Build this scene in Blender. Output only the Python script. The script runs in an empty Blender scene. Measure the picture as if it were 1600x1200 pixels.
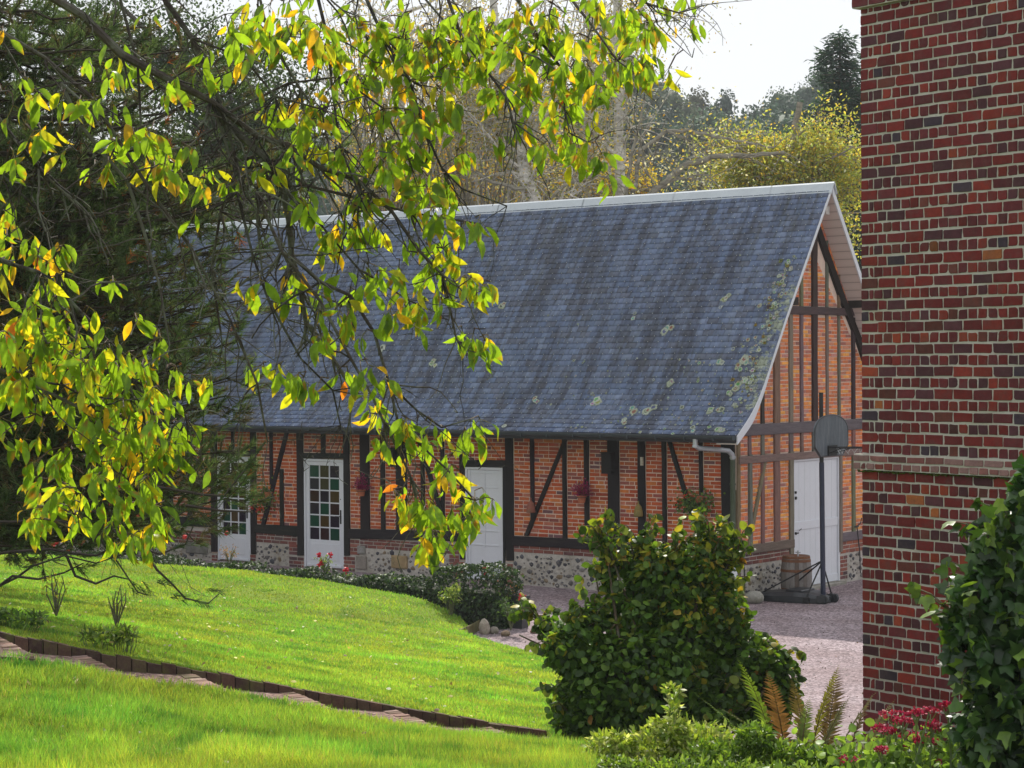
import bpy, bmesh, math, random
import numpy as np
from mathutils import Vector, Matrix
rnd = random.Random(7)
NR = np.random.default_rng(11)
SC = bpy.context.scene
COL = SC.collection

# ------------------------------------------------------------ camera, sky, sun
FOC, CAMH = 3200.0, 3.87                     # focal length in pixels of the 1600 px photograph, eye height over the yard
PITCH, ROLL = math.atan(33 / FOC), math.radians(-0.3)
cam_d = bpy.data.cameras.new('camera')
cam = bpy.data.objects.new('camera', cam_d)
COL.objects.link(cam)
cam_d.sensor_width = 36
cam_d.lens = 36 * FOC / 1600
cam_d.clip_start, cam_d.clip_end = 0.1, 3000
CM = Matrix.Rotation(math.pi / 2 - PITCH, 3, 'X') @ Matrix.Rotation(ROLL, 3, 'Z')
cam.matrix_world = Matrix.Translation((0, 0, CAMH)) @ CM.to_4x4()
SC.camera = cam
SC.render.resolution_x, SC.render.resolution_y = 1024, 768

SUN_EL, SUN_AZ = math.radians(46), math.radians(5)      # azimuth from +Y towards +X
world = bpy.data.worlds.new('World')
SC.world = world
world.use_nodes = True
wt = world.node_tree
wt.nodes.clear()
wo = wt.nodes.new('ShaderNodeOutputWorld')
bg = wt.nodes.new('ShaderNodeBackground')
sky = wt.nodes.new('ShaderNodeTexSky')
sky.sky_type = 'NISHITA'
sky.sun_disc = False
sky.sun_elevation = SUN_EL
sky.sun_rotation = SUN_AZ
sky.air_density, sky.dust_density, sky.ozone_density = 1.0, 2.0, 1.0
# thin bright cloud over most of the sky
tc = wt.nodes.new('ShaderNodeTexCoord')
nz = wt.nodes.new('ShaderNodeTexNoise')
nz.inputs['Scale'].default_value = 2.2
nz.inputs['Detail'].default_value = 5
cr = wt.nodes.new('ShaderNodeValToRGB')
cr.color_ramp.elements[0].position, cr.color_ramp.elements[0].color = 0.38, (0.8, 0.8, 0.8, 1)
cr.color_ramp.elements[1].position, cr.color_ramp.elements[1].color = 0.56, (0.97, 0.97, 0.97, 1)
mx = wt.nodes.new('ShaderNodeMixRGB')
mx.inputs[2].default_value = (7.8, 7.95, 8.2, 1)
wt.links.new(tc.outputs['Generated'], nz.inputs['Vector'])
wt.links.new(nz.outputs['Fac'], cr.inputs[0])
wt.links.new(cr.outputs[0], mx.inputs[0])
wt.links.new(sky.outputs[0], mx.inputs[1])
wt.links.new(mx.outputs[0], bg.inputs[0])
bg.inputs[1].default_value = 0.1
wt.links.new(bg.outputs[0], wo.inputs[0])

sun_d = bpy.data.lights.new('sun', 'SUN')
sun_d.energy, sun_d.angle, sun_d.color = 4.2, math.radians(0.55), (1.0, 0.94, 0.84)
sun = bpy.data.objects.new('sun', sun_d)
COL.objects.link(sun)
sdir = Vector((math.sin(SUN_AZ) * math.cos(SUN_EL), math.cos(SUN_AZ) * math.cos(SUN_EL), math.sin(SUN_EL)))
sun.rotation_euler = sdir.to_track_quat('Z', 'Y').to_euler()
SC.view_settings.view_transform = 'Standard'
SC.view_settings.look = 'None'
SC.view_settings.exposure = 0.34
SC.view_settings.gamma = 1
SC.cycles.max_bounces = 6
SC.cycles.transparent_max_bounces = 8

# ------------------------------------------------------------ survey helpers
CMn = np.array(CM)
CN = np.array([0, 0, CAMH])
def ray(x, y): return CMn @ np.array([(x - 800) / FOC, -(y - 600) / FOC, -1.0])
def at(x, y, Y): d = ray(x, y); return CN + d * (Y / d[1])
def atz(x, y, z): d = ray(x, y); return CN + d * ((z - CAMH) / d[2])
def proj(P):
    q = (np.asarray(P, float) - CN) @ CMn
    return np.stack([800 + FOC * q[..., 0] / -q[..., 2], 600 - FOC * q[..., 1] / -q[..., 2]], -1)
U = np.array([4100, -3200, 0.0]) / math.hypot(4100, 3200)     # along the barn front, to the right
W = np.array([-U[1], U[0], 0.0])                              # along the gable, away
C0 = at(1150, 600, 33.0); C0[2] = 0
BROT = math.atan2(U[1], U[0])
def hit(x, y, P0, n): d = ray(x, y); return CN + d * (np.dot(P0 - CN, n) / np.dot(d, n))
def F(x, y, t=0.0): P = hit(x, y, C0 + W * t, W) - C0; return (float(P @ U), float(P[2]))
def G(x, y, s=0.0): P = hit(x, y, C0 + U * s, U) - C0; return (float(P @ W), float(P[2]))
def L(s, t, z): return C0 + U * s + W * t + np.array([0, 0, z])
def Linv(P): d = np.asarray(P) - C0; return (float(d @ U), float(d @ W), float(d[2]))

# ------------------------------------------------------------ mesh helpers
def sRGB(r, g, b):
    f = lambda c: (c / 255 / 12.92) if c / 255 <= 0.04045 else ((c / 255 + 0.055) / 1.055) ** 2.4
    return (f(r), f(g), f(b))
def tag(o, label=None, cat=None, group=None, kind=None):
    if label: o['label'] = label
    if cat: o['category'] = cat
    if group: o['group'] = group
    if kind: o['kind'] = kind
    return o
def empty(name, loc=(0, 0, 0), rz=0.0):
    o = bpy.data.objects.new(name, None)
    COL.objects.link(o)
    o.location = loc
    o.rotation_euler = (0, 0, rz)
    o.empty_display_size = 0.2
    return o
def link(name, me, mat, parent=None, smooth=False):
    o = bpy.data.objects.new(name, me)
    COL.objects.link(o)
    if mat is not None: me.materials.append(mat)
    if parent is not None: o.parent = parent
    if smooth: me.shade_smooth()
    return o

class MB:
    """collects primitives into one mesh"""
    def __init__(s): s.V = []; s.Fc = []; s.C = []; s.col = (0.5, 0.5, 0.5)
    def add(s, vs, fs, col=None):
        b = len(s.V)
        s.V += [tuple(map(float, v)) for v in vs]
        s.Fc += [tuple(b + i for i in f) for f in fs]
        s.C += [col or s.col] * len(vs)
    def box(s, a, b, col=None, bev=0.0, jit=0.0):
        x0, y0, z0 = a; x1, y1, z1 = b
        if bev > 0:
            e = bev
            vs = []
            for (x, sx) in ((x0, 1), (x1, -1)):
                for (y, sy) in ((y0, 1), (y1, -1)):
                    for (z, sz) in ((z0, 1), (z1, -1)):
                        vs += [(x + sx * e, y + sy * e, z), (x + sx * e, y, z + sz * e), (x, y + sy * e, z + sz * e)]
            bm = bmesh.new()
            for v_ in vs: bm.verts.new(v_)
            bmesh.ops.convex_hull(bm, input=bm.verts)
            bm.verts.index_update()
            s.add([v_.co for v_ in bm.verts], [[v_.index for v_ in f.verts] for f in bm.faces], col)
            bm.free()
            return
        j = (lambda: rnd.uniform(-jit, jit)) if jit else (lambda: 0)
        vs = [(x + j(), y + j(), z + j()) for x in (x0, x1) for y in (y0, y1) for z in (z0, z1)]
        s.add(vs, [(0, 1, 3, 2), (4, 6, 7, 5), (0, 4, 5, 1), (2, 3, 7, 6), (0, 2, 6, 4), (1, 5, 7, 3)], col)
    def prism(s, poly, y0, y1, axis='y', col=None):
        """poly: 2D points; extruded along an axis ('y': poly is x,z ; 'x': poly is y,z)"""
        n = len(poly)
        f = (lambda p, q: (p[0], q, p[1])) if axis == 'y' else ((lambda p, q: (q, p[0], p[1])) if axis == 'x' else (lambda p, q: (p[0], p[1], q)))
        vs = [f(p, y0) for p in poly] + [f(p, y1) for p in poly]
        fs = [tuple(range(n)), tuple(range(2 * n - 1, n - 1, -1))]
        fs += [(i, i + n, (i + 1) % n + n, (i + 1) % n) for i in range(n)]
        s.add(vs, fs, col)
    def tube(s, pts, rad, sides=6, col=None, cap=True):
        P = [np.asarray(p, float) for p in pts]
        n = len(P)
        if not hasattr(rad, '__len__'): rad = [rad] * n
        vs, fs = [], []
        up = np.array([0.137, 0.21, 0.97])
        for i in range(n):
            d = P[min(i + 1, n - 1)] - P[max(i - 1, 0)]
            d = d / (np.linalg.norm(d) + 1e-9)
            a = np.cross(d, up)
            if np.linalg.norm(a) < 0.15: a = np.cross(d, np.array([1, 0.1, 0]))
            a /= np.linalg.norm(a)
            b = np.cross(d, a)
            for k in range(sides):
                th = 2 * math.pi * k / sides
                vs.append(P[i] + rad[i] * (math.cos(th) * a + math.sin(th) * b))
        for i in range(n - 1):
            for k in range(sides):
                k2 = (k + 1) % sides
                fs.append((i * sides + k, i * sides + k2, (i + 1) * sides + k2, (i + 1) * sides + k))
        if cap:
            fs.append(tuple(range(sides - 1, -1, -1)))
            fs.append(tuple((n - 1) * sides + k for k in range(sides)))
        s.add(vs, fs, col)
    def lathe(s, prof, c=(0, 0, 0), n=20, col=None, axis='z'):
        vs, fs = [], []
        for r, z in prof:
            for k in range(n):
                th = 2 * math.pi * k / n
                p = (r * math.cos(th), r * math.sin(th), z)
                if axis == 'x': p = (z, p[0], p[1])
                if axis == 'y': p = (p[0], z, p[1])
                vs.append((c[0] + p[0], c[1] + p[1], c[2] + p[2]))
        m = len(prof)
        for i in range(m - 1):
            for k in range(n):
                k2 = (k + 1) % n
                fs.append((i * n + k, i * n + k2, (i + 1) * n + k2, (i + 1) * n + k))
        fs.append(tuple(range(n - 1, -1, -1)))
        fs.append(tuple((m - 1) * n + k for k in range(n)))
        s.add(vs, fs, col)
    def blob(s, c, r, col=None, jit=0.15, sub=1):
        bm = bmesh.new()
        bmesh.ops.create_icosphere(bm, subdivisions=sub, radius=1)
        vs = []
        for v_ in bm.verts:
            k = 1 + rnd.uniform(-jit, jit)
            vs.append((c[0] + v_.co.x * r[0] * k, c[1] + v_.co.y * r[1] * k, c[2] + v_.co.z * r[2] * k))
        s.add(vs, [[v_.index for v_ in f.verts] for f in bm.faces], col)
        bm.free()
    def mesh(s, name):
        me = bpy.data.meshes.new(name)
        me.from_pydata(s.V, [], s.Fc)
        ca = me.color_attributes.new('col', 'FLOAT_COLOR', 'POINT')
        a = np.ones((len(s.V), 4), np.float32)
        if len(s.V): a[:, :3] = np.array(s.C, np.float32)
        ca.data.foreach_set('color', a.ravel())
        me.update()
        return me
    def build(s, name, mat, parent=None, smooth=False):
        return link(name, s.mesh(name), mat, parent, smooth)

def np_mesh(name, V, Fa, C=None):
    """fast mesh: V (n,3), Fa (m,k) same-size polygons, C (n,3)"""
    me = bpy.data.meshes.new(name)
    n, (m, k) = len(V), Fa.shape
    me.vertices.add(n)
    me.vertices.foreach_set('co', np.ascontiguousarray(V, np.float32).ravel())
    me.loops.add(m * k)
    me.polygons.add(m)
    me.polygons.foreach_set('loop_start', np.arange(0, m * k, k, dtype=np.int32))
    me.loops.foreach_set('vertex_index', np.ascontiguousarray(Fa, np.int32).ravel())
    if C is not None:
        ca = me.color_attributes.new('col', 'FLOAT_COLOR', 'POINT')
        a = np.ones((n, 4), np.float32); a[:, :3] = C
        ca.data.foreach_set('color', a.ravel())
    me.update(calc_edges=True)
    return me

def vnoise(x, y, sc, seed=0):
    g = np.random.default_rng(seed).random((64, 64)); X = np.asarray(x) / sc; Y = np.asarray(y) / sc
    xi, yi = np.floor(X).astype(int), np.floor(Y).astype(int); fx, fy = X - xi, Y - yi; fx = fx * fx * (3 - 2 * fx); fy = fy * fy * (3 - 2 * fy)
    a, b = g[xi % 64, yi % 64], g[(xi + 1) % 64, yi % 64]; c, d = g[xi % 64, (yi + 1) % 64], g[(xi + 1) % 64, (yi + 1) % 64]
    return (a * (1 - fx) + b * fx) * (1 - fy) + (c * (1 - fx) + d * fx) * fy
# leaf templates: x along the leaf, y across, z normal
LEAF7 = (np.array([[0, 0, 0], [.28, .17, .03], [.28, -.17, .03], [.33, 0, 0], [.66, .16, .0], [.66, -.16, .0], [.7, 0, -.03], [1, 0, -.12]], float),
         np.array([[0, 3, 1], [0, 2, 3], [1, 3, 4], [3, 6, 4], [3, 2, 5], [3, 5, 6], [4, 6, 7], [6, 5, 7]]))
LEAF4 = (np.array([[0, 0, 0], [.45, .25, .05], [.45, -.25, .05], [1, 0, -.05]], float), np.array([[0, 2, 3], [0, 3, 1]]))
IVY = (np.array([[0, 0, 0], [.05, .38, .0], [.45, .5, -.06], [.5, .25, .02], [1, 0, -.12], [.5, -.25, .02], [.45, -.5, -.06], [.05, -.38, 0], [.42, 0, .05]], float),
       np.array([[0, 8, 1], [1, 8, 2], [2, 8, 3], [3, 8, 4], [4, 8, 5], [5, 8, 6], [6, 8, 7], [7, 8, 0]]))
ROUND = (np.array([[0, 0, 0], [.15, .3, .02], [.5, .42, 0], [.82, .26, -.05], [1, 0, -.12], [.82, -.26, -.05], [.5, -.42, 0], [.15, -.3, .02], [.5, 0, .06]], float),
         np.array([[0, 8, 1], [1, 8, 2], [2, 8, 3], [3, 8, 4], [4, 8, 5], [5, 8, 6], [6, 8, 7], [7, 8, 0]]))
NEEDLE = (np.array([[0, .5, 0], [0, -.5, 0], [1, 0, 0]], float), np.array([[0, 1, 2]]))
def frames(D, N):
    D = D / (np.linalg.norm(D, axis=1, keepdims=True) + 1e-9)
    Y = np.cross(N, D); Y /= (np.linalg.norm(Y, axis=1, keepdims=True) + 1e-9)
    Z = np.cross(D, Y)
    return np.stack([D, Y, Z], axis=2)
def inst(T, P, D, N, S, C, wid=None):
    """vectorised copies of a small template into one vertex/face/colour set"""
    TV, TF = T
    n, k = len(P), len(TV)
    R = frames(D, N)
    S = np.broadcast_to(np.asarray(S, float), (n,))
    X = np.broadcast_to(TV, (n, k, 3)) * S[:, None, None]
    if wid is not None: X = X * np.array([1, 1, 1.0]); X[:, :, 1] *= np.broadcast_to(wid, (n,))[:, None]
    V = np.einsum('nij,nkj->nki', R, X) + P[:, None, :]
    Fa = TF[None] + (np.arange(n) * k)[:, None, None]
    Cc = np.repeat(np.asarray(C, float), k, axis=0) if len(C) == n else np.tile(C, (n * k, 1))
    return V.reshape(-1, 3), Fa.reshape(-1, TF.shape[1]), Cc
def merge(parts):
    Vs, Fs, Cs, b = [], [], [], 0
    for V, Fa, C in parts:
        Vs.append(V); Fs.append(Fa + b); Cs.append(C); b += len(V)
    return np.concatenate(Vs), np.concatenate(Fs), np.concatenate(Cs)
def rdir(n, z=0.0, zs=1.0):
    D = NR.normal(size=(n, 3)); D[:, 2] = D[:, 2] * zs + z
    return D / (np.linalg.norm(D, axis=1, keepdims=True) + 1e-9)
def pick(cols, n, p=None, jit=0.15):
    C = np.array(cols)[NR.choice(len(cols), n, p=p)]
    return np.clip(C * (1 + NR.normal(0, jit, (n, 1))), 0.002, 0.9)

# ------------------------------------------------------------ materials
def new_mat(name):
    m = bpy.data.materials.new(name); m.use_nodes = True
    nt = m.node_tree; nt.nodes.clear()
    out = nt.nodes.new('ShaderNodeOutputMaterial')
    return m, nt, out
def N_(nt, typ, **kw):
    n = nt.nodes.new(typ)
    for k, v_ in kw.items():
        if k.startswith('i_'): n.inputs[k[2:].replace('_', ' ')].default_value = v_
        else: setattr(n, k, v_)
    return n
def ramp(nt, fac, stops):
    r = nt.nodes.new('ShaderNodeValToRGB')
    e = r.color_ramp.elements
    while len(e) > 1: e.remove(e[-1])
    e[0].position, e[0].color = stops[0][0], (*stops[0][1], 1)
    for p_, c_ in stops[1:]:
        k = e.new(p_); k.color = (*c_, 1)
    nt.links.new(fac, r.inputs[0])
    return r
def mixc(nt, fac, a, b, mode='MIX'):
    m = nt.nodes.new('ShaderNodeMixRGB'); m.blend_type = mode
    for i, x in enumerate((fac, a, b)):
        if hasattr(x, 'is_output') or hasattr(x, 'links'): nt.links.new(x, m.inputs[i])
        elif i == 0: m.inputs[0].default_value = x
        else: m.inputs[i].default_value = (*x, 1)
    return m.outputs[0]
def surf_mat(name, base=None, rough=0.8, var=0.25, vscale=6.0, bump=0.3, bscale=40.0, bdist=0.004, spec=0.3, stretch=(1, 1, 1),
             dirt=None, dirt_scale=1.5, dirt_amt=0.5, metallic=0.0):
    """generic worn surface: colour (constant or the 'col' attribute) broken by two noises, a dirt tone and bump"""
    m, nt, out = new_mat(name)
    bs = N_(nt, 'ShaderNodeBsdfPrincipled', i_Roughness=rough, i_Metallic=metallic)
    bs.inputs['Specular IOR Level'].default_value = spec
    tcn = nt.nodes.new('ShaderNodeTexCoord')
    mp = nt.nodes.new('ShaderNodeMapping'); mp.inputs['Scale'].default_value = stretch
    nt.links.new(tcn.outputs['Object'], mp.inputs[0])
    n1 = N_(nt, 'ShaderNodeTexNoise', i_Scale=vscale, i_Detail=6.0, i_Roughness=0.65)
    n2 = N_(nt, 'ShaderNodeTexNoise', i_Scale=bscale, i_Detail=5.0, i_Roughness=0.7)
    n3 = N_(nt, 'ShaderNodeTexNoise', i_Scale=dirt_scale, i_Detail=7.0, i_Roughness=0.7)
    for n in (n1, n2, n3): nt.links.new(mp.outputs[0], n.inputs['Vector'])
    if base is None:
        c = nt.nodes.new('ShaderNodeAttribute'); c.attribute_name = 'col'; c = c.outputs['Color']
    else:
        c = nt.nodes.new('ShaderNodeRGB'); c.outputs[0].default_value = (*base, 1); c = c.outputs[0]
    lo, hi = 1 - var, 1 + var
    r1 = ramp(nt, n1.outputs['Fac'], [(0.25, (lo, lo, lo)), (0.75, (hi, hi, hi))])
    r2 = ramp(nt, n2.outputs['Fac'], [(0.3, (1 - var * .6,) * 3), (0.7, (1 + var * .6,) * 3)])
    c = mixc(nt, 1.0, c, r1.outputs[0], 'MULTIPLY')
    c = mixc(nt, 1.0, c, r2.outputs[0], 'MULTIPLY')
    if dirt:
        rd = ramp(nt, n3.outputs['Fac'], [(0.48, (0, 0, 0)), (0.66, (dirt_amt,) * 3)])
        c = mixc(nt, rd.outputs[0], c, dirt)
    nt.links.new(c, bs.inputs['Base Color'])
    bp = N_(nt, 'ShaderNodeBump', i_Strength=bump, i_Distance=bdist)
    nt.links.new(n2.outputs['Fac'], bp.inputs['Height'])
    nt.links.new(bp.outputs[0], bs.inputs['Normal'])
    nt.links.new(bs.outputs[0], out.inputs[0])
    return m
def leaf_mat(name, trans=0.45, rough=0.45, spec=0.4, gain=(1.25, 1.2, 0.7), var=0.25, vs=30.0):
    m, nt, out = new_mat(name)
    a = nt.nodes.new('ShaderNodeAttribute'); a.attribute_name = 'col'
    tcn = nt.nodes.new('ShaderNodeTexCoord')
    n1 = N_(nt, 'ShaderNodeTexNoise', i_Scale=vs, i_Detail=3.0)
    nt.links.new(tcn.outputs['Object'], n1.inputs['Vector'])
    r1 = ramp(nt, n1.outputs['Fac'], [(0.3, (1 - var,) * 3), (0.7, (1 + var,) * 3)])
    c = mixc(nt, 1.0, a.outputs['Color'], r1.outputs[0], 'MULTIPLY')
    bs = N_(nt, 'ShaderNodeBsdfPrincipled', i_Roughness=rough)
    bs.inputs['Specular IOR Level'].default_value = spec
    nt.links.new(c, bs.inputs['Base Color'])
    tr = nt.nodes.new('ShaderNodeBsdfTranslucent')
    ct = mixc(nt, 1.0, c, gain, 'MULTIPLY')
    nt.links.new(ct, tr.inputs[0])
    mxs = nt.nodes.new('ShaderNodeMixShader'); mxs.inputs[0].default_value = trans
    nt.links.new(bs.outputs[0], mxs.inputs[1]); nt.links.new(tr.outputs[0], mxs.inputs[2])
    nt.links.new(mxs.outputs[0], out.inputs[0])
    return m
M = {}
M['brick'] = surf_mat('barn_brick', None, 0.85, 0.22, 14, 0.5, 90, 0.003, 0.2, dirt=(0.22, 0.13, 0.10), dirt_scale=2.0, dirt_amt=0.35)
M['hbrick'] = surf_mat('house_brick', None, 0.75, 0.25, 22, 0.6, 120, 0.003, 0.3, dirt=(0.10, 0.06, 0.055), dirt_scale=9, dirt_amt=0.4)
M['mortar'] = surf_mat('barn_mortar', (0.70, 0.55, 0.46), 0.95, 0.15, 8, 0.5, 120, 0.003, 0.1)
M['hmortar'] = surf_mat('house_mortar', (0.50, 0.485, 0.43), 0.95, 0.15, 5, 0.6, 110, 0.003, 0.1, dirt=(0.34, 0.35, 0.22), dirt_scale=2, dirt_amt=0.5)
M['timber'] = surf_mat('dark_timber', None, 0.75, 0.35, 5, 0.7, 22, 0.006, 0.25, stretch=(6, 6, 0.6))
M['beam'] = surf_mat('beam_timber', None, 0.75, 0.35, 5, 0.7, 22, 0.006, 0.25, stretch=(0.6, 0.6, 6), dirt=(0.11, 0.09, 0.07), dirt_scale=3, dirt_amt=0.2)
M['white'] = surf_mat('white_paint', (0.66, 0.68, 0.73), 0.45, 0.05, 3, 0.15, 60, 0.002, 0.4, dirt=(0.42, 0.42, 0.42), dirt_scale=3, dirt_amt=0.22)
M['soffit'] = surf_mat('soffit_board', (0.58, 0.50, 0.47), 0.7, 0.06, 3, 0.1, 60, 0.002, 0.2)
M['zinc'] = surf_mat('zinc', (0.42, 0.45, 0.48), 0.42, 0.12, 3, 0.1, 40, 0.002, 0.5, metallic=0.55)
M['gutter'] = surf_mat('dark_zinc', (0.045, 0.055, 0.065), 0.5, 0.2, 4, 0.1, 40, 0.002, 0.4)
M['iron'] = surf_mat('black_iron', (0.012, 0.012, 0.013), 0.55, 0.2, 10, 0.2, 60, 0.002, 0.4)
M['flint'] = surf_mat('flint', None, 0.45, 0.35, 18, 0.4, 60, 0.004, 0.5)
M['lime'] = surf_mat('lime_mortar', (0.44, 0.41, 0.37), 0.95, 0.25, 4, 0.8, 50, 0.008, 0.1, dirt=(0.22, 0.19, 0.12), dirt_scale=2.2, dirt_amt=0.5)
M['stone'] = surf_mat('stone', None, 0.9, 0.3, 6, 0.6, 40, 0.008, 0.15, dirt=(0.10, 0.11, 0.05), dirt_scale=4, dirt_amt=0.6)
M['terra'] = surf_mat('terracotta', (0.42, 0.14, 0.07), 0.8, 0.25, 12, 0.2, 60, 0.002, 0.2)
M['plastic'] = surf_mat('black_plastic', (0.022, 0.025, 0.030), 0.42, 0.2, 6, 0.1, 60, 0.002, 0.5, dirt=(0.09, 0.09, 0.09), dirt_scale=3, dirt_amt=0.3)
M['navy'] = surf_mat('navy_steel', (0.014, 0.020, 0.048), 0.4, 0.2, 4, 0.05, 40, 0.001, 0.5)
M['board'] = surf_mat('weathered_board', (0.085, 0.10, 0.115), 0.55, 0.3, 5, 0.1, 40, 0.001, 0.3, stretch=(1, 6, 0.8), dirt=(0.17, 0.19, 0.21), dirt_scale=3, dirt_amt=0.5)
M['oak'] = surf_mat('weathered_oak', None, 0.8, 0.35, 6, 0.5, 30, 0.004, 0.2, stretch=(5, 5, 0.7))
M['rust'] = surf_mat('rusty_hoop', (0.17, 0.075, 0.04), 0.8, 0.35, 12, 0.3, 60, 0.002, 0.2)
M['bark'] = surf_mat('bark', None, 0.85, 0.35, 9, 0.8, 45, 0.006, 0.25, dirt=(0.17, 0.19, 0.14), dirt_scale=14, dirt_amt=0.75)
M['darkbark'] = surf_mat('dark_bark', None, 0.9, 0.35, 9, 0.8, 45, 0.006, 0.1)
M['pale_bark'] = surf_mat('pale_bark', None, 0.8, 0.3, 3, 0.5, 20, 0.01, 0.2, stretch=(1, 1, 3), dirt=(0.10, 0.09, 0.06), dirt_scale=2.5, dirt_amt=0.7)
M['petal'] = leaf_mat('petal', 0.3, 0.5, 0.3, (1.2, 0.8, 0.9), 0.2)
M['leaf'] = leaf_mat('cherry_leaf', 0.62, 0.40, 0.45, (2.0, 1.8, 0.6), 0.2, 45)
M['shrubleaf'] = leaf_mat('shrub_leaf', 0.45, 0.45, 0.4, (1.5, 1.5, 0.6), 0.3, 25)
M['glossleaf'] = leaf_mat('glossy_leaf', 0.28, 0.34, 0.45, (1.4, 1.5, 0.6), 0.25, 25)
M['hedgeleaf'] = leaf_mat('hedge_leaf', 0.2, 0.5, 0.35, (1.4, 1.5, 0.6), 0.25, 25)
M['hillleaf'] = leaf_mat('hill_leaf', 0.22, 0.7, 0.2, (1.1, 1.2, 1.0), 0.3, .6)
M['farleaf'] = leaf_mat('far_leaf', 0.5, 0.6, 0.3, (1.6, 1.5, 0.8), 0.25, 3)
M['needle'] = leaf_mat('pine_needle', 0.35, 0.6, 0.15, (1.3, 1.4, 0.7), 0.25, 12)
M['grass'] = leaf_mat('grass_blade', 0.5, 0.5, 0.35, (1.45, 1.35, 0.8), 0.2, 1.2)

def glass_mat():
    m, nt, out = new_mat('stained_glass')
    a = nt.nodes.new('ShaderNodeAttribute'); a.attribute_name = 'col'
    bs = N_(nt, 'ShaderNodeBsdfPrincipled', i_Roughness=0.12)
    bs.inputs['Specular IOR Level'].default_value = 0.5
    tcn = nt.nodes.new('ShaderNodeTexCoord')
    n1 = N_(nt, 'ShaderNodeTexNoise', i_Scale=9.0, i_Detail=2.0)
    nt.links.new(tcn.outputs['Object'], n1.inputs['Vector'])
    bp = N_(nt, 'ShaderNodeBump', i_Strength=0.15, i_Distance=0.01)
    nt.links.new(n1.outputs['Fac'], bp.inputs['Height'])
    nt.links.new(bp.outputs[0], bs.inputs['Normal'])
    nt.links.new(a.outputs['Color'], bs.inputs['Base Color'])
    nt.links.new(bs.outputs[0], out.inputs[0])
    return m
M['glass'] = glass_mat()

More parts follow.
